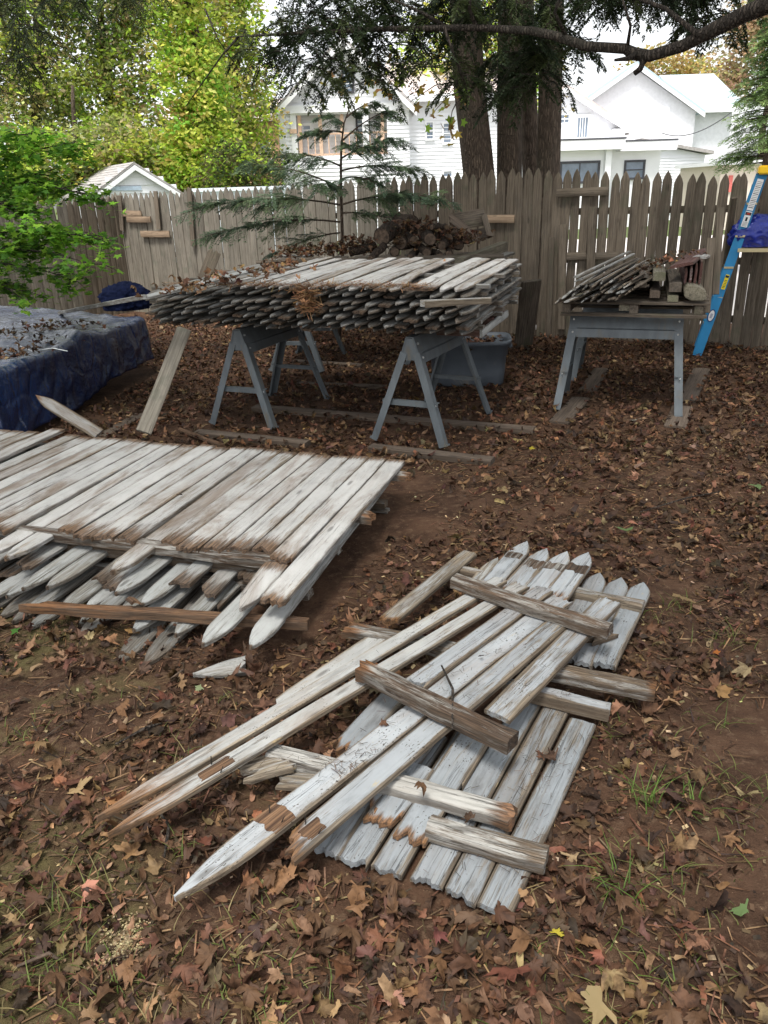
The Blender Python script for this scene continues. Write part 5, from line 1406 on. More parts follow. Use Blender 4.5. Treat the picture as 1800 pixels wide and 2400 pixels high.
# bright green maple at the left edge
gm = empty('japanese_maple', (-3.9, 6.0, 0), 'bright green small-leaved maple reaching in from the left edge over the tarp', 'tree')
rng = np.random.default_rng(15); mb = MB(); P, Cc = [], []
mb.tube([(-4.0, 6.0, -0.03), (-3.9, 6.05, .7), (-3.7, 6.1, 1.3), (-3.5, 6.15, 2.0)], [.06, .05, .04, .03], 9)
plates = [((-90, 440), (175, 335), 6.3, 0.55, 8), ((-90, 430), (245, 470), 6.1, 0.6, 9), ((-90, 500), (120, 400), 6.6, 0.55, 6), ((-120, 560), (262, 565), 5.9, 0.5, 9), ((-90, 620), (180, 660), 6.2, 0.5, 6), ((-90, 470), (60, 520), 5.8, 0.5, 6), ((-60, 660), (70, 715), 5.9, 0.4, 4), ((-90, 360), (80, 320), 6.3, .5, 5), ((-80, 590), (215, 620), 5.8, 0.4, 6)]
for a, b, Y, dv, nb in plates:
    p, q = D(*a, Y + dv), D(*b, Y)
    mid = p.lerp(q, .5) + V((0, 0, .12))
    pth = [p.lerp(mid, t).lerp(mid.lerp(q, t), t) for t in [i / 9 for i in range(10)]]
    mb.tube([V((-3.7, 6.1, 1.2))] + pth, [.02] + [.012 * (1 - .85 * i / 9) for i in range(10)], 6)
    h = (q - p); h.z = 0; h.normalize(); lat = V((-h.y, h.x, 0))
    for j in range(nb * 3):
        t = rng.uniform(0.12, 1.0); s = min(8, int(t * 9)); o_ = pth[s].lerp(pth[s + 1], t * 9 - s)
        ln = rng.uniform(.14, .42) * (1.15 - .55 * t); sg = rng.choice((-1, 1))
        d = (h * rng.uniform(.3, 1.0) + lat * sg * rng.uniform(.3, 1.0)).normalized()
        e = o_ + d * ln + V((0, 0, rng.uniform(-.10, .02)))
        mb.tube([o_, o_.lerp(e, .5) + V((0, 0, .02)), e], [.004, .003, .0015], 4, cap=False)
        k = rng.uniform(.55, 1.25)
        for _ in range(int(34 * ln / .28)):
            u = rng.uniform(.15, 1.08); w = rng.normal(0, .03, 3)
            P.append(np.array(o_.lerp(e, u)) + w + (0, 0, -.012)); Cc.append(np.array([(0.16, 0.34, 0.04), (0.23, 0.46, 0.05), (0.11, 0.25, 0.045), (0.34, 0.55, 0.07)][rng.integers(0, 4)]) * k * (0.7 + 0.5 * t))  # leaves paler towards the branch tips: sunlight painted into their colour
P = np.array(P); n = len(P)
v, f = instance(PAL_V, PAL_F, P, rot_basis(rng, n, tilt=0.5), rng.uniform(.065, .105, n))
obj('trunk', mb.mesh('trunk', True), M['barkd'], gm)
obj('leaves', mesh_arrays('leaves', v, f, np.repeat(np.array(Cc), len(PAL_V), axis=0)), M['leaf'], gm)

# spruce at the right edge
sr = empty('spruce_tree', V((D(1800, 450, 15).x, 15, 0)), 'pale green spruce at the right edge behind the fence', 'tree')
cx = D(1800, 400, 15).x
mb = MB(); mb.tube([(cx, 15, -.05), (cx, 15, 3), (cx, 15, 6.5)], [.14, .1, .03], 9)
obj('trunk', mb.mesh('trunk', True), M['bark'], sr)
nd = Needles(44)
SPR = [(0.20, 0.30, 0.11), (0.26, 0.37, 0.13), (0.15, 0.24, 0.09)]
for i in range(150):
    z = Rh.uniform(1.9, 4.8); L = 1.25 * (1 - z / 7.0) * Rh.uniform(.75, 1.1)
    az = Rh.uniform(1.6, 5.2)
    nd.branchlet(V((cx, 15, z)) + V((math.cos(az), math.sin(az), 0)) * 0.1, az, L, Rh.uniform(.1, .45), SPR, nl=0.07, nw=0.022, side=0.32, rise=0.05, twigs=12, thick=0.012)
nd.build(sr, 'bark')


# two unseen maples added to shade the yard, their crowns above the picture
for i, (bx, by, blobs, lab) in enumerate([(-4.4, -2.2, [((-3.2, 0.4, 7.6), (2.6, 2.6, 1.2)), ((-3.6, 4.4, 8.2), (2.4, 2.4, 1.1)), ((-0.6, 2.2, 8.6), (2.2, 2.4, 1.1))], 'unseen maple added to shade the left of the yard'),
                                          (4.6, -1.2, [((2.6, 0.6, 7.8), (2.6, 2.6, 1.2)), ((2.9, 4.6, 8.0), (2.4, 2.4, 1.1)), ((0.2, -1.2, 8.2), (2.2, 2.2, 1.1)), ((0.4, 5.8, 8.6), (2.0, 2.0, 1.0))], 'unseen maple added to shade the right of the yard')]):
    leafy_tree('maple_tree', lab, (bx, by, -0.05), (bx * 0.9, by + 0.6, 8.0), 0.22, blobs, 1500, 0.40, GRN, 80 + i, spread=0.55)

# ------------------------------------------------------------------ houses and shed beyond the fence
M['siding'] = plain_mat('white_siding', (0.80, 0.81, 0.84), 0.6, 0, 0.02, 3)
M['trim'] = plain_mat('white_trim', (0.82, 0.83, 0.85), 0.55, 0, 0.02, 3)
M['wbrick'] = plain_mat('white_painted_brick', (0.80, 0.81, 0.85), 0.7, 0, 0.05, 6, bump=0.1)
M['glass'] = plain_mat('window_glass', (0.16, 0.20, 0.26), 0.08, 0, 0.2, 2, spec=0.8)
M['shutter'] = plain_mat('dark_frame', (0.06, 0.06, 0.07), 0.6)
M['shingle'] = plain_mat('grey_shingle', (0.36, 0.34, 0.33), 0.9, 0, 0.2, 9)
M['pinkroof'] = plain_mat('pale_pink_roof', (0.55, 0.47, 0.45), 0.9, 0, 0.1, 5)
M['metalroof'] = plain_mat('pale_blue_metal_roof', (0.42, 0.52, 0.58), 0.5, 0.1, 0.06, 3)
M['porchwood'] = plain_mat('porch_wood', (0.66, 0.46, 0.34), 0.7, 0, 0.15, 5)
M['brick'] = plain_mat('tan_brick', (0.45, 0.27, 0.17), 0.9, 0, 0.2, 12)
def lap_siding(root, x0, x1, z0, z1, y, gable=None, step=0.13, name='siding', mat='siding', holes=()):
    """lapped boards on a wall facing -y; gable: (peak x, peak z, half width at z1) cuts the rows above z1"""
    mb = MB(); z = z0
    top = gable[1] if gable else z1
    while z < top - 0.02:
        a, b = x0, x1
        zt = min(z + step, top)
        if gable and z > z1:
            k = 1 - (z - z1) / (gable[1] - z1)
            a, b = gable[0] - gable[2] * k, gable[0] + gable[2] * k
        spans = [(a, b)]
        for hx0, hx1, hz0, hz1 in holes:
            if z + step * 0.5 > hz0 and z + step * 0.5 < hz1:
                ns = []
                for s, e in spans:
                    if hx0 > s: ns.append((s, min(e, hx0)))
                    if hx1 < e: ns.append((max(s, hx1), e))
                spans = [q for q in ns if q[1] - q[0] > 0.01]
        for s, e in spans:
            mb.quad((s, y - 0.036, z), (e, y - 0.036, z), (e, y - 0.005, zt), (s, y - 0.005, zt))
            mb.quad((s, y, z), (e, y, z), (e, y - 0.036, z), (s, y - 0.036, z))
        z += step
    obj(name, mb.mesh(name), M[mat], root)
def window(root, x0, x1, z0, z1, y, cols=1, rows=2, frame='trim', fw=0.07, pane='glass'):
    mb = MB()
    mb.box(x0 - fw, x1 + fw, y - 0.07, y - 0.005, z1, z1 + fw); mb.box(x0 - fw, x1 + fw, y - 0.09, y - 0.005, z0 - fw, z0)
    mb.box(x0 - fw, x0, y - 0.07, y - 0.005, z0, z1); mb.box(x1, x1 + fw, y - 0.07, y - 0.005, z0, z1)
    for i in range(1, cols):
        x = x0 + (x1 - x0) * i / cols; mb.box(x - 0.018, x + 0.018, y - 0.052, y - 0.012, z0, z1)
    for i in range(1, rows):
        z = z0 + (z1 - z0) * i / rows; mb.box(x0, x1, y - 0.056, y - 0.01, z - 0.02, z + 0.02)
    f = obj('window', mb.mesh('window'), M[frame], root)
    mb = MB(); mb.box(x0, x1, y - 0.03, y - 0.02, z0, z1)
    sub('pane', mb.mesh('pane'), M[pane], f)
    return f
def gable_roof(root, xc, zp, half, ze, y0, y1, mat, over=0.25, t=0.12, name='roof'):
    sl = (zp - ze) / half
    for s in (-1, 1):
        mb = MB()
        e = half + over
        P = [(xc, zp), (xc + s * e, zp - sl * e), (xc + s * e, zp - sl * e + t), (xc, zp + t)]
        mb.prism(P, 'y', y0, y1)
        r = obj(name, mb.mesh(name), M[mat], root)
        mb = MB()
        mb.prism([(xc, zp - 0.20), (xc + s * e, zp - sl * e - 0.20), (xc + s * e, zp - sl * e - 0.004), (xc, zp - 0.004)], 'y', y0 - 0.04, y0 + 0.04)
        obj('rake_board', mb.mesh('rake_board'), M['trim'], root)

def X(px, py, Y): return D(px, py, Y).x
def Z(px, py, Y): return D(px, py, Y).z
# left white house with a porch
Y0 = 30.0
xl, xr = X(665, 350, Y0), X(960, 350, Y0)
ze, zp = Z(665, 252, Y0), Z(811, 95, Y0)
lh = empty('house', ((xl + xr) / 2, Y0, 0), 'white clapboard house with an upstairs wooden porch, seen left of the trunks', 'house')
px0, px1 = X(697, 330, Y0), X(908, 330, Y0); pz0, pz1 = Z(780, 368, Y0), Z(780, 264, Y0)
mb = MB()
for a, b, c, d in ((xl, px0, 0, pz1), (px1, xr, 0, pz1), (px0, px1, 0, pz0), (xl, xr, pz1, ze)): mb.box(a, b, Y0, Y0 + 0.2, c, d)
mb.prism([(xl, ze), (xr, ze), ((xl + xr) / 2, zp)], 'y', Y0, Y0 + 0.2)
mb.box(xl, xl + 0.2, Y0 + 0.2, Y0 + 9, 0, ze); mb.box(xr - 0.2, xr, Y0 + 0.2, Y0 + 9, 0, ze)
obj('wall', mb.mesh('wall'), M['siding'], lh)
lap_siding(lh, xl, xr, 0.3, ze, Y0, ((xl + xr) / 2, zp, (xr - xl) / 2), holes=[(px0, px1, pz0, pz1)])
mb = MB(); mb.box(px0, px1, Y0 + 0.42, Y0 + 0.5, pz0, pz1); obj('porch_wall', mb.mesh('porch_wall'), M['siding'], lh)
lap_siding(lh, px0, px1, pz0, pz1, Y0 + 0.42, name='porch_siding')
mb = MB(); mb.box(px0, px1, Y0 + 0.2, Y0 + 0.42, pz0 - 0.1, pz0); obj('porch_floor', mb.mesh('porch_floor'), M['porchwood'], lh)
for q in (704, 752, 803, 897):
    x = X(q, 330, Y0); mb = MB(); mb.box(x - 0.06, x + 0.06, Y0 + 0.03, Y0 + 0.15, pz0, pz1); obj('porch_post', mb.mesh('porch_post'), M['porchwood'], lh)
x = X(858, 330, Y0); mb = MB(); mb.box(x - 0.11, x + 0.11, Y0 - 0.1, Y0 + 0.12, pz0 - 1.2, pz1); obj('column', mb.mesh('column'), M['trim'], lh)
mb = MB(); zr = pz0 + 0.72; mb.box(px0, px1, Y0 + 0.05, Y0 + 0.13, zr, zr + 0.06); mb.box(px0, px1, Y0 + 0.05, Y0 + 0.13, pz0 + .06, pz0 + .12)
rlg = obj('railing', mb.mesh('railing'), M['porchwood'], lh)
n = int((px1 - px0) / 0.24)
for i in range(n):
    mb = MB(); x = px0 + (i + .5) * (px1 - px0) / n; mb.box(x - .018, x + .018, Y0 + .07, Y0 + .11, pz0 + .12, zr); sub('baluster', mb.mesh('baluster'), M['porchwood'], rlg)
window(lh, X(709, 300, Y0), X(725, 300, Y0), pz0 + .75, pz1 - .35, Y0 + 0.42)
window(lh, X(838, 300, Y0), X(862, 300, Y0), pz0 + .05, pz1 - .2, Y0 + 0.42, frame='shutter', rows=2)
window(lh, X(806, 200, Y0), X(826, 200, Y0), Z(815, 214, Y0), Z(815, 165, Y0), Y0, frame='shutter')
mb = MB(); mb.box(xl - .12, xl + .10, Y0 - .06, Y0 - .0, 0, ze); mb.box(px0 - .2, px0, Y0 - .06, Y0, pz0 - 1.5, pz1); mb.box(xl - .2, xr + .2, Y0 - .16, Y0 - .03, pz1, pz1 + .24)
obj('corner_trim', mb.mesh('corner_trim'), M['trim'], lh)
mb = MB(); x = X(688, 310, Y0); mb.box(x - .12, x + .12, Y0 - .12, Y0 - .04, Z(688, 313, Y0), Z(688, 303, Y0)); obj('house_lamp', mb.mesh('house_lamp'), M['porchwood'], lh)
gable_roof(lh, (xl + xr) / 2, zp, (xr - xl) / 2, ze, Y0 - .4, Y0 + 9, 'shingle')
# its right wing
Y1 = 32.0
wl_, wr_ = X(930, 350, Y1), X(1175, 350, Y1); wz = Z(1000, 232, Y1)
mb = MB(); mb.box(wl_, wr_, Y1, Y1 + 6, 0, wz); obj('wing_wall', mb.mesh('wing_wall'), M['siding'], lh)
lap_siding(lh, wl_, wr_, 0.3, wz, Y1, name='wing_siding')
mb = MB(); mb.prism([(Y1 - .4, wz), (Y1 + 3, wz + 1.5), (Y1 + 6.4, wz), (Y1 + 6.4, wz + .1), (Y1 + 3, wz + 1.62), (Y1 - .4, wz + .12)], 'x', wl_ - .3, wr_ + .3); obj('wing_roof', mb.mesh('wing_roof'), M['pinkroof'], lh)
mb = MB(); mb.box(wl_ - .3, wr_ + .3, Y1 - .5, Y1 - .38, wz - .12, wz + .12); obj('eave_board', mb.mesh('eave_board'), M['trim'], lh)
window(lh, X(1000, 305, Y1), X(1014, 305, Y1), Z(1000, 325, Y1), Z(1000, 288, Y1), Y1); window(lh, X(1040, 305, Y1), X(1056, 305, Y1), Z(1048, 335, Y1), Z(1048, 290, Y1), Y1)
window(lh, X(1040, 405, Y1), X(1058, 405, Y1), Z(1048, 430, Y1), Z(1048, 402, Y1), Y1)
# brick house far left
Y2 = 44.0
bl, br = X(575, 350, Y2), X(655, 350, Y2)
bh = empty('house', ((bl + br) / 2, Y2, 0), 'tan brick house glimpsed behind the left trees beside the white porch', 'house')
bz = Z(640, 285, Y2)
mb = MB(); mb.box(bl - 4, br, Y2, Y2 + 6, 0, bz); obj('wall', mb.mesh('wall'), M['brick'], bh)
mb = MB(); mb.prism([(Y2 - .5, bz), (Y2 + 3, bz + 1.2), (Y2 + 6.5, bz), (Y2 + 6.5, bz + .15), (Y2 + 3, bz + 1.35), (Y2 - .5, bz + .15)], 'x', bl - 4.4, br + .5); obj('roof', mb.mesh('roof'), M['pinkroof'], bh)
window(bh, X(612, 350, Y2), X(632, 350, Y2), Z(620, 385, Y2), Z(620, 330, Y2), Y2)
# right white brick house: tall gable behind, lower gable and porch in front
rh = empty('house', (X(1480, 400, 44), 44, 0), 'white painted brick house with two gables and a flat-roofed porch at right', 'house')
Ya = 44.0
xc, zpk, zev = X(1485, 200, Ya), Z(1485, 152, Ya), Z(1640, 262, Ya)
half = X(1640, 262, Ya) - xc
mb = MB(); mb.box(xc - half + .2, xc + half - .2, Ya, Ya + 9, 0, zev); mb.prism([(xc - half + .2, zev), (xc + half - .2, zev), (xc, zpk - .15)], 'y', Ya, Ya + 9)
x2 = X(1708, 330, Ya + 1); mb.box(xc + half - .2, x2, Ya + 1, Ya + 9, 0, Z(1690, 258, Ya + 1))
obj('wall', mb.mesh('wall'), M['wbrick'], rh)
gable_roof(rh, xc, zpk, half, zev, Ya - .35, Ya + 9, 'metalroof', over=.15)
zz = Z(1690, 256, Ya + 1)
mb = MB(); mb.prism([(Ya + .4, zz), (Ya + 5, zz + 2.0), (Ya + 9.4, zz), (Ya + 9.4, zz + .12), (Ya + 5, zz + 2.12), (Ya + .4, zz + .14)], 'x', xc + half - .6, x2 + .35); obj('side_roof', mb.mesh('side_roof'), M['metalroof'], rh)
mb = MB(); mb.box(xc + half - .9, x2 + .4, Ya + .3, Ya + .5, zz - .18, zz + .1); obj('cornice', mb.mesh('cornice'), M['trim'], rh)
mb = MB(); x = X(1563, 300, Ya); mb.box(x - .22, x + .0, Ya - .12, Ya, Z(1563, 330, Ya), Z(1563, 252, Ya)); obj('chimney_flue', mb.mesh('chimney_flue'), M['trim'], rh)
Yb = 38.0
xc, zpk = X(1320, 250, Yb), Z(1320, 206, Yb); zev = Z(1476, 306, Yb); half = X(1476, 306, Yb) - xc
mb = MB(); mb.box(xc - half + .2, xc + half - .2, Yb, Ya, 0, zev); mb.prism([(xc - half + .2, zev), (xc + half - .2, zev), (xc, zpk - .12)], 'y', Yb, Ya)
obj('front_wall', mb.mesh('front_wall'), M['wbrick'], rh)
gable_roof(rh, xc, zpk, half, zev, Yb - .35, Ya + .5, 'pinkroof', over=.2, name='front_roof')
mb = MB(); mb.box(X(1432, 306, Yb), X(1490, 306, Yb), Yb - .4, Yb - .02, Z(1460, 312, Yb), Z(1460, 303, Yb)); obj('cornice_return', mb.mesh('cornice_return'), M['trim'], rh)
window(rh, X(1353, 300, Yb), X(1376, 300, Yb), Z(1364, 322, Yb), Z(1364, 276, Yb), Yb, cols=4, rows=1, frame='trim', fw=.14)
window(rh, X(1312, 300, Yb), X(1331, 300, Yb), Z(1320, 288, Yb), Z(1320, 270, Yb), Yb, cols=2, rows=2, frame='trim', fw=.06)
Yc = 34.0
pl, pr_ = X(1150, 370, Yc), X(1575, 370, Yc); zc = Z(1400, 352, Yc)
mb = MB(); mb.box(pl, X(1430, 370, Yc), Yc, Yb - .02, 0, zc); mb.box(X(1430, 370, Yc), X(1560, 370, Yc), Yc + .6, Yb - .02, 0, zc); obj('porch_wall', mb.mesh('porch_wall'), M['trim'], rh)
mb = MB(); mb.box(pl - .3, X(1455, 360, Yc), Yc - .5, Yb, zc, zc + .36); mb.box(X(1455, 360, Yc), pr_ + .2, Yc + .1, Yb, zc - .06, zc + .28); obj('porch_roof', mb.mesh('porch_roof'), M['trim'], rh)
mb = MB(); mb.box(pl - .32, X(1457, 360, Yc), Yc - .52, Yc - .4, zc + .36, zc + .42); mb.box(X(1457, 360, Yc), pr_ + .22, Yc + .08, Yc + .2, zc + .28, zc + .34); obj('gutter', mb.mesh('gutter'), M['shutter'], rh)
window(rh, X(1316, 400, Yc), X(1400, 400, Yc), Z(1360, 425, Yc), Z(1360, 383, Yc), Yc, cols=2, rows=1, frame='shutter', fw=.09)
window(rh, X(1466, 400, Yc + .6), X(1506, 400, Yc + .6), Z(1485, 416, Yc + .6), Z(1485, 380, Yc + .6), Yc + .6, cols=1, rows=2, frame='shutter', fw=.08)
mb = MB(); x = X(1422, 390, Yc); mb.box(x - .12, x + .12, Yc - .2, Yc - .02, 0, zc); obj('porch_column', mb.mesh('porch_column'), M['trim'], rh)
Yd = 40.0
sl, sr_ = X(1560, 380, Yd), X(1650, 380, Yd); sz_ = Z(1560, 340, Yd)
mb = MB(); mb.prism([(X(1505, 332, Yd), 0), (sr_, 0), (sr_, Z(1652, 362, Yd)), (X(1505, 332, Yd), Z(1505, 333, Yd))], 'y', Yd, Ya - .05); obj('side_wing', mb.mesh('side_wing'), M['siding'], rh)
lap_siding(rh, X(1505, 332, Yd), sr_, .3, Z(1640, 362, Yd), Yd, name='wing_siding')
mb = MB(); za, zb = Z(1505, 332, Yd), Z(1655, 362, Yd)
mb.prism([(X(1500, 332, Yd), za), (sr_ + .3, zb), (sr_ + .3, zb + .14), (X(1500, 332, Yd), za + .14)], 'y', Yd - .3, Ya); obj('wing_roof', mb.mesh('wing_roof'), M['shingle'], rh)
# service wire
a, b = D(1552, 312, 38), D(1712, 265, 30); mb = MB()
mb.tube([a.lerp(b, t) - V((0, 0, .35 * 4 * t * (1 - t))) for t in [i / 10 for i in range(11)]], [.018] * 11, 5)
tag(obj('service_wire', mb.mesh('wire'), M['shutter']), 'dark service wire running from the right white house to the spruce', 'wire')
mb = MB(); c = D(1545, 318, 37.9); mb.tube([c - V((0, 0, .5)), c + V((0, 0, .8)), c + V((.12, -.1, .9)), c + V((.25, -.1, .7))], [.04] * 4, 7); obj('wire_mast', mb.mesh('wire_mast'), M['trim'], rh)
# beige low building at the far right
Ye = 30.0
bb = empty('garage', (X(1760, 420, Ye), Ye, 0), 'low cream garage with a red door edge behind the fence at far right', 'garage')
mb = MB(); mb.box(X(1690, 400, Ye), X(1860, 400, Ye), Ye, Ye + 4, 0, Z(1760, 385, Ye)); obj('wall', mb.mesh('wall'), plain_mat('cream_wall', (0.68, 0.60, 0.52), .8, var=.04), bb)
mb = MB(); mb.box(X(1680, 390, Ye), X(1870, 390, Ye), Ye - .3, Ye + 4.2, Z(1760, 385, Ye), Z(1760, 376, Ye)); obj('roof', mb.mesh('roof'), M['trim'], bb)
mb = MB(); mb.box(X(1707, 420, Ye), X(1716, 420, Ye), Ye - .06, Ye, Z(1712, 450, Ye), Z(1712, 411, Ye)); obj('door_edge', mb.mesh('door_edge'), plain_mat('faded_red', (0.62, 0.16, 0.14), .7), bb)
# shed
Ys = 22.0
sx0, sx1 = X(222, 450, Ys), X(418, 450, Ys); xs_ = (sx0 + sx1) / 2; zpk, zev = Z(320, 385, Ys), Z(320, 452, Ys)
sd = empty('shed', (xs_, Ys, 0), 'small white shed with a grey shingled gable roof behind the left fence', 'shed')
mb = MB(); mb.box(sx0, sx1, Ys, Ys + 2.6, 0, zev); mb.prism([(sx0, zev), (sx1, zev), (xs_, zpk - .06)], 'y', Ys, Ys + 2.6); obj('wall', mb.mesh('wall'), M['siding'], sd)
lap_siding(sd, sx0, sx1, .2, zev, Ys, (xs_, zpk - .06, (sx1 - sx0) / 2), step=.2)
sd_root = sd
for s in (-1, 1):
    hw = (sx1 - sx0) / 2 + .14; slp = (zpk - zev) / ((sx1 - sx0) / 2)
    mb = MB(); mb.prism([(xs_, zpk), (xs_ + s * hw, zpk - slp * hw), (xs_ + s * hw, zpk - slp * hw + .05), (xs_, zpk + .05)], 'y', Ys - .15, Ys + 2.8)
    rf = obj('roof', mb.mesh('roof'), M['shingle'], sd)
    if s < 0:
        n = 11
        for i in range(n):
            u0, u1 = hw * i / n, hw * (i + 1) / n
            mb = MB(); mb.prism([(xs_ - u0, zpk - slp * u0 + .052), (xs_ - u1, zpk - slp * u1 + .052), (xs_ - u1, zpk - slp * u1 + .072), (xs_ - u0, zpk - slp * u0 + .055)], 'y', Ys - .16, Ys + 2.8)
            sub('shingle_row', mb.mesh('shingle_row'), M['shingle'], rf)
    mb = MB(); mb.prism([(xs_, zpk - .02), (xs_ + s * hw, zpk - slp * hw - .02), (xs_ + s * hw, zpk - slp * hw - .14), (xs_, zpk - .14)], 'y', Ys - .17, Ys - .13); obj('rake_board', mb.mesh('rake_board'), M['trim'], sd)
mb = MB(); mb.box(X(254, 442, Ys), X(330, 442, Ys), Ys - .06, Ys - .03, Z(290, 447, Ys), Z(290, 437, Ys)); obj('lintel', mb.mesh('lintel'), plain_mat('pale_blue_trim', (0.50, 0.60, 0.72), .6), sd)
sd.rotation_euler = (0, 0, math.radians(33))
# long white wall/rail behind the left fence
mb = MB(); a = D(455, 462, 20); mb.box(a.x, X(680, 455, 20), 20, 20.1, 0, Z(560, 447, 20)); mb.box(a.x - .05, X(680, 455, 20) + .05, 19.95, 20.15, Z(560, 447, 20), Z(560, 447, 20) + .08)
tag(obj('garden_wall', mb.mesh('garden_wall'), plain_mat('pale_wall', (0.72, 0.78, 0.84), .6)), 'low white wall showing just above the left fence tips', 'wall')

# ------------------------------------------------------------------ dead leaves
rng = np.random.default_rng(2024)
DEADP = [(0.125, 0.070, 0.042), (0.180, 0.105, 0.062), (0.085, 0.050, 0.033), (0.225, 0.140, 0.083), (0.050, 0.032, 0.024), (0.150, 0.080, 0.049), (0.27, 0.185, 0.115), (0.100, 0.060, 0.042), (0.140, 0.074, 0.047), (0.065, 0.040, 0.028), (0.11, 0.06, 0.036)]
DEADP = [(0.90 * a, 0.83 * b, 0.73 * c) for a, b, c in DEADP]
def curl(tv, k, rr):
    """bend a flat leaf: rolled about a random axis, cupped and crumpled, its lobes uneven"""
    v = tv.copy()
    ang = np.arctan2(v[:, 1], v[:, 0]); ln = np.hypot(v[:, 0], v[:, 1])
    lob = rr.uniform(0.55, 1.12, 9); ln = ln * lob[np.clip(((ang + np.pi) / (2 * np.pi) * 9).astype(int), 0, 8)]
    ln = ln * (1 + 0.22 * np.sin(2 * ang + rr.uniform(0, 6)) + 0.15 * np.sin(5 * ang + rr.uniform(0, 6)) + rr.uniform(-0.16, 0.16, len(ln)))
    x, y = ln * np.cos(ang), ln * np.sin(ang)
    th = rr.uniform(0, np.pi); c, s = np.cos(th), np.sin(th)
    u, w = c * x + s * y, -s * x + c * y
    kr = rr.uniform(1.2, 6.0) * k * rr.choice((-1, 1, 1))            # roll
    uu = np.sin(kr * u) / kr; z = (1 - np.cos(kr * u)) / kr
    kb = rr.uniform(-1.2, 2.2) * k
    z = z + kb * w * w * 0.6 + 0.10 * k * np.sin(8 * u + rr.uniform(0, 6)) * np.cos(7 * w + rr.uniform(0, 6)) + rr.uniform(-0.05, 0.05, len(u)) * k
    out = np.stack([c * uu - s * w, s * uu + c * w, z], 1)
    out[:, 2] -= out[:, 2].min()
    return out
oval_t = np.linspace(0, 2 * np.pi, 11)[:-1]
OV_V = np.concatenate([[[0, 0, 0]], np.stack([0.5 * np.cos(oval_t), 0.22 * np.sin(oval_t) * (1 - 0.25 * np.cos(oval_t)), 0 * oval_t], 1)])
OV_F = np.array([(0, i, i + 1) for i in range(1, 10)] + [(0, 10, 1)])
P5 = palmate(5, 0.74); P7 = palmate(5, 0.95)
rr = np.random.default_rng(3)
TPL = []
for i in range(26): TPL.append((curl(P5[0] if i % 2 else P7[0], rr.uniform(0.35, 1.2), rr), P5[1]))
TPLO = [(curl(OV_V, rr.uniform(0.4, 1.2), rr), OV_F) for _ in range(5)]
# places kept clear: under the piles (x, y polygons on the ground)
def poly_px(pts, z=0.0): return [(p.x, p.y) for p in (G(*q, z) for q in pts)]
CLEAR = [poly_px([(690, 1990), (1150, 2140), (1380, 1690), (1510, 1370), (1400, 1340), (1100, 1400), (800, 1760)], 0.04)]
fl_clear = [BRp - a_fl * 0.05 + d_fl * 0.02, BRp + a_fl * 2.9 + d_fl * 0.02, BRp + a_fl * 2.9 - d_fl * 1.55, BRp - a_fl * 0.05 - d_fl * 1.5]
CLEAR.append([(p.x, p.y) for p in fl_clear])
CLEAR.append([(-4.3, 4.4), (-2.60, 5.15), (-2.15, 7.7), (-4.4, 9.1)])
CLEAR += GROUND_BOARDS
CLEAR.append([(0.48, 6.68), (1.12, 6.62), (1.16, 7.12), (0.46, 7.14)])
def inside(poly, x, y):
    r = np.zeros(len(x), bool); n = len(poly)
    for i in range(n):
        (x0, y0), (x1, y1) = poly[i], poly[(i + 1) % n]
        c = ((y0 > y) != (y1 > y)) & (x < (x1 - x0) * (y - y0) / (y1 - y0 + 1e-12) + x0)
        r ^= c
    return r
def vnoise(x, y, s, seed=0.0): return np.array([mnoise.noise(V((a * s, b * s, seed))) for a, b in zip(x, y)])
def density(x, y):
    """leaf cover from 0 to 1: deep under the trees and at the bottom of the picture, thin on the trodden soil between"""
    n = vnoise(x, y, 1.1, 5) * 0.55 + vnoise(x, y, 3.3, 9) * 0.75
    base = np.full(len(x), 0.62)
    base += np.clip((y - 3.6) / 2.2, 0, 1) * 0.55
    base += np.clip((x - 0.9) / 0.8, 0, 1) * 0.22 * (y > 1.8)
    trod = np.exp(-(((x - 0.25) / 0.55) ** 2 + ((y - 3.75) / 0.8) ** 2)); base -= 0.85 * trod
    trod = np.exp(-(((x - 1.05) / 0.35) ** 2 + ((y - 1.9) / 0.75) ** 2)); base -= 0.40 * trod
    trod = np.exp(-(((x - 0.3) / 0.55) ** 2 + ((y - 5.55) / 0.4) ** 2)) + np.exp(-(((x + 0.7) / 0.5) ** 2 + ((y - 5.95) / 0.3) ** 2)) + np.exp(-(((x - 1.85) / 0.45) ** 2 + ((y - 5.95) / 0.45) ** 2)); base -= 0.42 * trod
    base += 0.55 * np.exp(-((y - 1.15) / 0.20) ** 2 - ((x - 0.05) / 0.45) ** 2)
    base += 0.35 * np.exp(-(((x + 0.35) / 0.22) ** 2 + ((y - 1.62) / 0.22) ** 2))
    base -= 0.25 * np.exp(-(((x + 0.65) / 0.3) ** 2 + ((y - 1.05) / 0.3) ** 2))
    return np.clip(base + n, 0, 1.3)
def scatter(n, x0, x1, y0, y1, power=1.0):
    x = rng.uniform(x0, x1, n); y = rng.uniform(y0, y1, n)
    keep = rng.uniform(0, 1, n) < density(x, y) ** power
    keep &= np.abs(x) < 0.62 * y + 1.0
    for pl in CLEAR: keep &= ~inside(pl, x, y)
    # nothing beyond the fence
    xx = np.array([p[0] for p in FR][::-1]); yy = np.array([p[1] for p in FR][::-1])
    keep &= y < np.interp(x, xx, yy) - 0.03
    x, y = x[keep], y[keep]
    z = np.array([gz(a, b) for a, b in zip(x, y)])
    return np.stack([x, y, z], 1)
VV, FF, CC = [], [], []; off = [0]
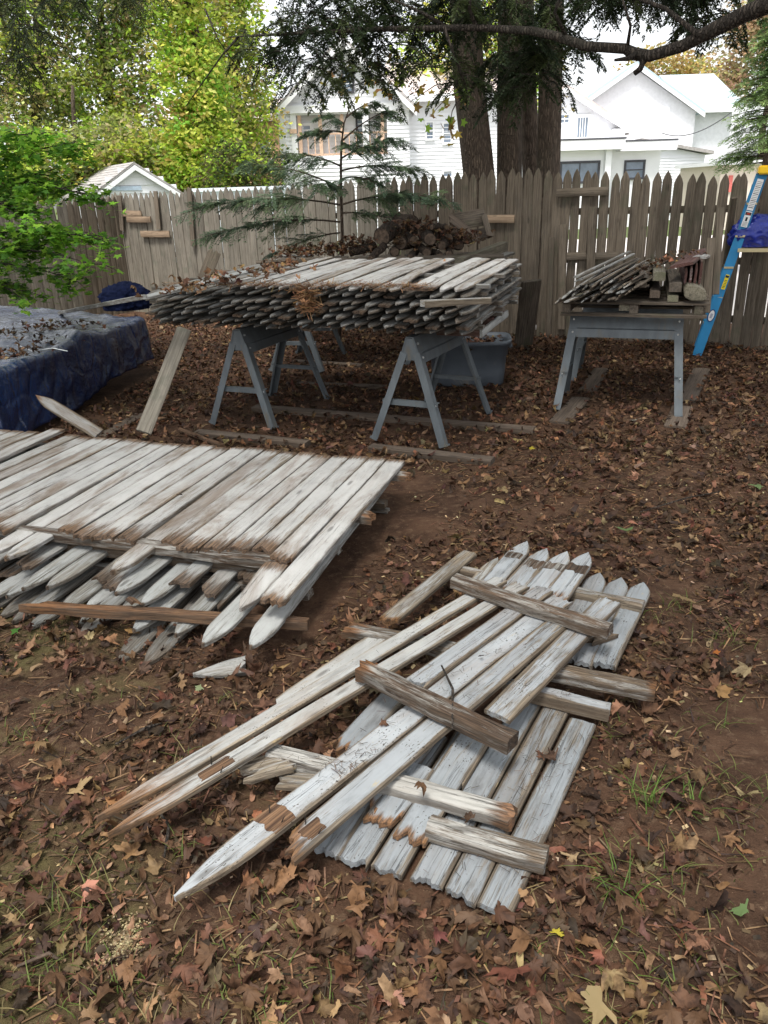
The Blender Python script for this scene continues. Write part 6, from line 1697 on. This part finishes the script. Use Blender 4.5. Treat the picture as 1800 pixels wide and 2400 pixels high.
def add_leaves(pos, tpls, smin, smax, tilt, pal, lift, bright=1.0):
    idx = rng.integers(0, len(tpls), len(pos))
    for t in range(len(tpls)):
        p = pos[idx == t].copy(); n = len(p)
        if n == 0: continue
        p[:, 2] += rng.uniform(0.001, lift, n)
        v, f = instance(tpls[t][0], tpls[t][1], p, rot_basis(rng, n, tilt=tilt), rng.uniform(smin, smax, n))
        VV.append(v); FF.append(f + off[0]); off[0] += len(v)
        CC.append(np.repeat(colours(rng, n, pal, 0.25) * bright, len(tpls[t][0]), axis=0))
def flush(name, label, kind='stuff', mat='dead', cat=None):
    o = obj(name, mesh_arrays(name, np.concatenate(VV), np.concatenate(FF), np.concatenate(CC)), M[mat])
    tag(o, label, cat, kind=kind); VV.clear(); FF.clear(); CC.clear(); off[0] = 0
    return o
add_leaves(scatter(19000, -6.5, 5.6, 3.2, 11.8), TPL[:18], 0.04, 0.10, 0.5, DEADP, 0.035)
add_leaves(scatter(26000, -6.5, 5.6, 3.3, 11.0), TPLO, 0.04, 0.10, 0.55, DEADP, 0.035)
add_leaves(scatter(5900, -2.7, 2.7, 0.75, 3.6), TPL, 0.035, 0.11, 0.55, DEADP, 0.02, 1.0)
add_leaves(scatter(16000, -2.7, 2.7, 0.75, 3.8, 0.8), TPLO, 0.018, 0.065, 0.35, DEADP, 0.012, 1.0)
flush('leaf_litter', 'deep carpet of dead brown leaves covering the yard floor')
# crumbs, needles and chips
P = scatter(26000, -2.6, 2.6, 0.85, 5.2, 0.35)
n = len(P)
NV = np.array([(0, 0, 0), (1, 0.03, 0.02), (1, -0.03, 0.02), (0, 0.05, 0.01)]); NF = np.array([(0, 1, 2), (0, 3, 1)])
P[:, 2] += rng.uniform(0.002, 0.012, n)
v, f = instance(NV, NF, P, rot_basis(rng, n, tilt=0.12), rng.uniform(0.02, 0.085, n)); VV.append(v); FF.append(f); off[0] += len(v)
CC.append(np.repeat(colours(rng, n, [(0.16, 0.085, 0.045), (0.10, 0.055, 0.03), (0.24, 0.15, 0.08), (0.06, 0.04, 0.028)], 0.2), 4, axis=0))
P = scatter(16000, -2.6, 2.6, 0.85, 5.2, 0.3); n = len(P); P[:, 2] += rng.uniform(0.001, 0.008, n)
CHV = np.array([(-.5, -.3, 0), (.5, -.25, .1), (.4, .3, .15), (-.45, .25, .05)]); CHF = np.array([(0, 1, 2), (0, 2, 3)])
v, f = instance(CHV, CHF, P, rot_basis(rng, n, tilt=0.35), rng.uniform(0.005, 0.02, n)); VV.append(v); FF.append(f + off[0]); off[0] += len(v)
CC.append(np.repeat(colours(rng, n, [(0.16, 0.095, 0.055), (0.08, 0.05, 0.032), (0.05, 0.032, 0.022), (0.42, 0.30, 0.17), (0.12, 0.07, 0.04)], 0.25), 4, axis=0))
flush('needle_litter', 'fallen needles, bark crumbs and wood chips strewn over the soil')
# single leaves lying in the foreground
LM = []
for i in range(14):
    tv, tf = (TPL[i])
    c = np.repeat(colours(rng, 1, DEADP[:3] + DEADP[5:6] + DEADP[7:], 0.2) * (0.82, 0.84, 0.80), len(tv), axis=0)
    me = mesh_arrays('fallen_leaf', tv, tf, c); me.materials.append(M['dead1']); LM.append(me)
Rl = random.Random(66)
def leaf_at(me, p, s, label, tilt=0.35, cat='leaf', group=None, az=None):
    o = bpy.data.objects.new('fallen_leaf', me); COL.objects.link(o)
    o.location = p; o.scale = (s, s, s)
    o.rotation_euler = (Rl.gauss(0, tilt), Rl.gauss(0, tilt), Rl.uniform(0, 6.28) if az is None else az)
    return tag(o, label, cat, group)
fp = scatter(5200, -1.15, 1.3, 0.9, 2.5, 2.6)
fp = fp[rng.permutation(len(fp))][:240]
for p in fp:
    leaf_at(Rl.choice(LM), (p[0], p[1], p[2] + Rl.uniform(0.004, 0.018)), Rl.uniform(0.055, 0.115), 'curled brown dead maple leaf lying in the near leaf litter', group='single dead leaves lying in the foreground')
def flat_leaf(col, k=0.25):
    tv = curl(P5[0], k, rr); me = mesh_arrays('fallen_leaf', tv, P5[1], np.repeat(np.array([col]), len(tv), axis=0)); me.materials.append(M['leaf']); return me
PINK, ORG, GRNL, YEL, RED = (0.62, 0.33, 0.24), (0.58, 0.20, 0.05), (0.20, 0.30, 0.12), (0.60, 0.50, 0.06), (0.45, 0.09, 0.05)
for px, py, col, s, lab in [(918, 2338, PINK, .075, 'pale pink maple leaf lying flat at the bottom of the picture'), (1676, 1281, (0.62, 0.30, 0.18), .10, 'salmon orange maple leaf on the soil at right of the foreground heap'),
                            (1465, 1240, GRNL, .13, 'pale green leaf lying above the foreground heap'), (1782, 1143, GRNL, .12, 'pale green leaf on the litter near the right edge'),
                            (1682, 815, ORG, .13, 'bright orange maple leaf on the litter by the ladder foot'), (1242, 1051, YEL, .09, 'small yellow leaf on the litter right of the muddy boards'),
                            (1682, 1530, ORG, .06, 'small orange leaf on the soil near the right edge'), (1305, 2187, YEL, .045, 'small yellow leaf near the bottom right'),
                            (1750, 2130, GRNL, .07, 'green leaf in the litter at the lower right corner'), (470, 1612, (0.34, 0.40, 0.22), .06, 'small pale green leaf on the soil below the left pile'),
                            (40, 1478, (0.10, 0.25, 0.05), .06, 'small bright green leaf at the left edge below the pile'), (1600, 1400, (0.34, 0.24, 0.12), .11, 'tan maple leaf lying right of the heap near its top'),
                            (1430, 1460, (0.3, 0.3, 0.2), .06, 'small grey green leaf by the upper right of the heap'), (1410, 2360, (0.50, 0.38, 0.20), .13, 'large straw coloured maple leaf in the lower right litter'),
                            (1770, 985, RED, .08, 'red maple leaf on the litter at the right edge'), (1480, 985, (0.42, 0.40, 0.33), .13, 'pale grey leaf under the right front sawhorse')]:
    p = G(px, py, 0.03)
    leaf_at(flat_leaf(col), (p.x, p.y, 0.028), s, lab, 0.15)
# leaves lying on the boards
for px, py, z, s, lab in [(895, 1697, .135, .05, 'small brown leaf on the longest picket of the foreground heap'), (1300, 1778, .05, .09, 'dark curled leaf on the blue grey pickets at lower right'), (1270, 1773, .05, .05, 'small dark curled leaf beside the larger one on blue grey pickets'),
                          (1100, 1925, .10, .06, 'brown leaf on the lower rail of the foreground heap'), (985, 1860, .13, .06, 'reddish leaf on the middle rail of the foreground heap'), (420, 1164, .257, .05, 'single tan leaf on the white panel at left'),
                          (1195, 1300, .13, .06, 'reddish leaf on a picket tip at the top of the heap'), (1130, 1540, .165, .035, 'small reddish leaf on the middle picket of the heap')]:
    p = G(px, py, z)
    leaf_at(Rl.choice(LM), (p.x, p.y, z + 0.004), s, lab, 0.2)
for px, py, z, lab in [(1040, 628, 1.05, 'orange curled leaf on the panel stack, left of two'), (1065, 642, 1.04, 'orange curled leaf on the panel stack, right of two'), (700, 656, 1.06, 'tan curled leaf at the left of the panel stack top'), (715, 712, 0.97, 'tan leaf cluster caught in the picket tips of the stack'), (730, 636, 1.08, 'brown leaf beside the debris on the panel stack')]:
    p = G(px, py, z); leaf_at(flat_leaf((0.55, 0.30, 0.16), 0.9), (p.x, p.y, p.z + 0.01), 0.085, lab, 0.4)

# heaps of leaves on top of things
def heap(name, label, pts, n, rad, tpls=TPL[:10], s=(0.05, 0.10), pal=DEADP, lift=0.05, tilt=0.6, bright=1.0):
    P = []
    for p in pts:
        a = rng.normal(0, 1, (n, 3)) * (rad, rad, 0.0); P.append(np.array(p) + a)
    P = np.concatenate(P)
    add_leaves(P, tpls, s[0], s[1], tilt, pal, lift, bright)
    return flush(name, label)
DEAD2 = [(0.22, 0.11, 0.055), (0.16, 0.08, 0.042), (0.30, 0.17, 0.09), (0.10, 0.055, 0.032)]
heap('leaf_heap', 'brown leaves gathered in the fold of the blue tarp', [(x, y, tarp_z(x, y) + 0.005) for x, y in [(-2.86, 5.75), (-2.75, 5.95), (-2.95, 6.15), (-2.70, 6.25), (-2.85, 6.75), (-2.60, 6.95), (-3.1, 6.5), (-2.95, 7.0)]], 26, 0.11, s=(0.05, 0.09), lift=0.06)
heap('leaf_heap', 'orange brown leaves and needles on the left of the panel stack top', [tuple(G(px, py, 1.09)) for px, py in [(600, 640), (640, 632), (680, 628), (560, 655), (500, 668), (440, 684), (400, 690), (625, 645)]], 22, 0.09, s=(0.05, 0.09), pal=DEAD2, lift=0.05)
heap('leaf_heap', 'dead leaves and bark heaped over the log pile', [tuple(D(px, py, 7.75)) for px, py in [(700, 603), (740, 600), (780, 594), (820, 586), (850, 580), (760, 602), (800, 598), (840, 592), (720, 604), (665, 606), (960, 545), (1000, 540), (1030, 555), (1060, 560), (1090, 575), (985, 575), (1020, 585), (950, 590), (920, 575), (1110, 570), (880, 600), (1050, 585), (940, 548)]], 42, 0.085, s=(0.04, 0.10), lift=0.10, pal=DEAD2 + DEADP)
heap('leaf_heap', 'dead leaves filling the grey plastic tub', [(0.66, 6.86, 0.33), (0.8, 6.9, 0.34), (0.95, 6.88, 0.33), (0.8, 6.82, 0.33), (0.95, 6.98, 0.33)], 26, 0.09, lift=0.04)
heap('leaf_heap', 'brown leaves and shreds between the laths and beams of the right wood pile', [tuple(D(px, py, 6.0)) for px, py in [(1480, 660), (1450, 655), (1530, 628), (1555, 620), (1570, 612), (1500, 640), (1600, 600)]], 22, 0.06, s=(0.03, 0.07), lift=0.03, pal=DEAD2 + DEADP[:3])
# brown needles combed over the picket tips of the stack
P = []
for _ in range(1500):
    lat = rng.uniform(0.2, 2.1); fw = abs(rng.normal(0.06, 0.06)); zz = 1.062 + 0.03 * fw
    q = ST_FR + a_st * lat + d_st * fw; P.append((q.x, q.y, zz))
for _ in range(420):
    q = ST_FR + a_st * (1.02 + rng.normal(0, 0.035)) + d_st * (-0.02 + rng.normal(0, 0.012)); P.append((q.x, q.y, rng.uniform(0.90, 1.05)))
P = np.array(P); n = len(P)
B = rot_basis(rng, n, tilt=0.25); B[-420:] = rot_basis(rng, 420)
v, f = instance(NV, NF, P, B, rng.uniform(0.03, 0.09, n)); VV.append(v); FF.append(f); CC.append(np.repeat(colours(rng, n, [(0.26, 0.13, 0.06), (0.17, 0.085, 0.04), (0.34, 0.20, 0.10)], 0.2), 4, axis=0))
flush('needle_clump', 'brown needles matted over the picket tips of the panel stack')
# dark specks and needles lying on the foreground boards
P = []
for px, py, z, sp, k in [(830, 1760, .138, 34, 70), (800, 1800, .130, 30, 60), (1120, 1520, .165, 110, 90), (1250, 1800, .052, 90, 110), (1180, 1560, .165, 90, 70), (1320, 1600, .10, 60, 60), (560, 1760, .128, 90, 60), (950, 1620, .155, 60, 40), (450, 1180, .262, 90, 60), (1180, 1980, .05, 90, 60), (1000, 1600, .16, 60, 40)]:
    for _ in range(k):
        q = G(px + rng.normal(0, sp), py + rng.normal(0, sp * .6), z); P.append((q.x, q.y, q.z))
P = np.array(P); n = len(P)
v, f = instance(NV, NF, P, rot_basis(rng, n, tilt=0.06), rng.uniform(0.008, 0.028, n)); VV.append(v); FF.append(f); CC.append(np.repeat(colours(rng, n, [(0.04, 0.03, 0.022), (0.07, 0.045, 0.03), (0.13, 0.07, 0.04)], 0.2), 4, axis=0))
flush('needle_clump', 'dark needles and crumbs scattered on the foreground boards')
# twigs
for i, (a, b, lab) in enumerate([((270, 1745), (380, 1695), 'thin curved brown twig on the soil left of the heap'), ((370, 1900), (385, 2010), 'brown twig lying on the soil below the two long picket tips'), ((1035, 1560), (1060, 1710), 'thin curved twig lying over the lower rail of the heap'),
                                 ((40, 2265), (140, 2250), 'pale twig at the lower left corner'), ((1700, 1150), (1500, 1200), 'dark twig on the litter at the right'), ((1040, 2240), (1095, 2310), 'brown twig near the bottom centre'), ((430, 1575), (400, 1590), 'short pale stick below the left pile')]):
    z = 0.20 if i == 2 else 0.02
    p, q = G(*a, z), G(*b, z); mid = p.lerp(q, .5) + V((0.02, 0.015, .012))
    mb = MB(); mb.tube([p, p.lerp(mid, .6), mid, mid.lerp(q, .5), q], [.003, .004, .0045, .004, .002], 6)
    tag(obj('twig', mb.mesh('twig', True), M['barkd'] if i not in (3, 6) else M['cut']), lab, 'twig')
# grass
def tuft(px, py, n, rad, hgt, label=None, pal=((0.10, 0.17, 0.035), (0.16, 0.24, 0.05), (0.20, 0.24, 0.08))):
    c = G(px, py, 0)
    v, f, cc = [], [], []
    for _ in range(n):
        bx, by = c.x + rng.normal(0, rad), c.y + rng.normal(0, rad)
        az = rng.uniform(0, 6.28); h = hgt * rng.uniform(.5, 1.2); lean = rng.uniform(.5, 1.7); w = 0.0022
        k = len(v); col = np.array(pal[rng.integers(0, len(pal))]) * rng.uniform(.7, 1.3)
        for i in range(4):
            t = i / 3; r_ = h * lean * t * t; zz = h * t * (1 - .35 * lean * t * .6)
            x, y = bx + math.cos(az) * r_, by + math.sin(az) * r_
            ww = w * (1 - .85 * t)
            v += [(x - math.sin(az) * ww, y + math.cos(az) * ww, zz), (x + math.sin(az) * ww, y - math.cos(az) * ww, zz)]; cc += [col, col]
        for i in range(3): f.append((k + 2 * i, k + 2 * i + 1, k + 2 * i + 3, k + 2 * i + 2))
    return v, f, cc
gv, gf, gc = [], [], []
gp = [(1510, 1880, 26, .03, .10), (1450, 2080, 30, .03, .07), (1620, 1890, 16, .03, .06), (200, 2095, 20, .04, .07), (1700, 1510, 30, .05, .06), (1740, 1850, 30, .06, .06), (1570, 2040, 16, .04, .05), (1500, 2300, 60, .09, .04), (110, 2260, 40, .08, .05), (60, 1720, 30, .05, .04), (560, 2240, 50, .09, .04), (600, 2330, 40, .09, .04),
      (1430, 1720, 18, .03, .06), (1590, 1420, 26, .04, .05), (1530, 1450, 20, .04, .04), (420, 1980, 16, .03, .05), (60, 2140, 40, .07, .05), (700, 2380, 50, .08, .04), (330, 2330, 30, .08, .04), (1680, 1700, 16, .04, .06), (150, 2360, 60, .10, .04), (1380, 2340, 40, .08, .04), (520, 1640, 12, .02, .04), (425, 1780, 14, .02, .05)]
for _ in range(45): gp.append((rng.uniform(0, 1800), rng.uniform(1620, 2400), 7, .05, .035))
DRY = ((0.12, 0.15, 0.04), (0.18, 0.18, 0.06), (0.26, 0.21, 0.10), (0.10, 0.15, 0.03))
for i, (px, py, n, r_, h) in enumerate(gp):
    c = G(px, py, 0)
    if any(inside(pl, np.array([c.x]), np.array([c.y]))[0] for pl in CLEAR): continue
    v, f, cc = tuft(px, py, n, r_, h, pal=((0.08, 0.14, 0.025), (0.12, 0.19, 0.04)) if i < 3 else DRY)
    k = len(gv); gv += v; gf += [tuple(q + k for q in t) for t in f]; gc += cc
o = obj('grass', mesh_arrays('grass', gv, gf, np.array(gc)), M['grass']); tag(o, 'sparse thin grass blades sprouting from the soil', kind='stuff')
# sawdust patch
P = []
c = G(295, 2210, 0)
for _ in range(900): P.append((c.x + rng.normal(0, .028), c.y + rng.normal(0, .032), gz(c.x, c.y) + rng.uniform(0.002, .012)))
P = np.array(P); n = len(P)
v, f = instance(CHV, CHF, P, rot_basis(rng, n, tilt=0.5), rng.uniform(0.003, 0.008, n))
o = obj('sawdust', mesh_arrays('sawdust', v, f, np.repeat(colours(rng, n, [(0.38, 0.30, 0.17), (0.28, 0.21, 0.12)], .2), 4, axis=0)), M['dead']); tag(o, 'small pale patch of sawdust on the soil at lower left', kind='stuff')
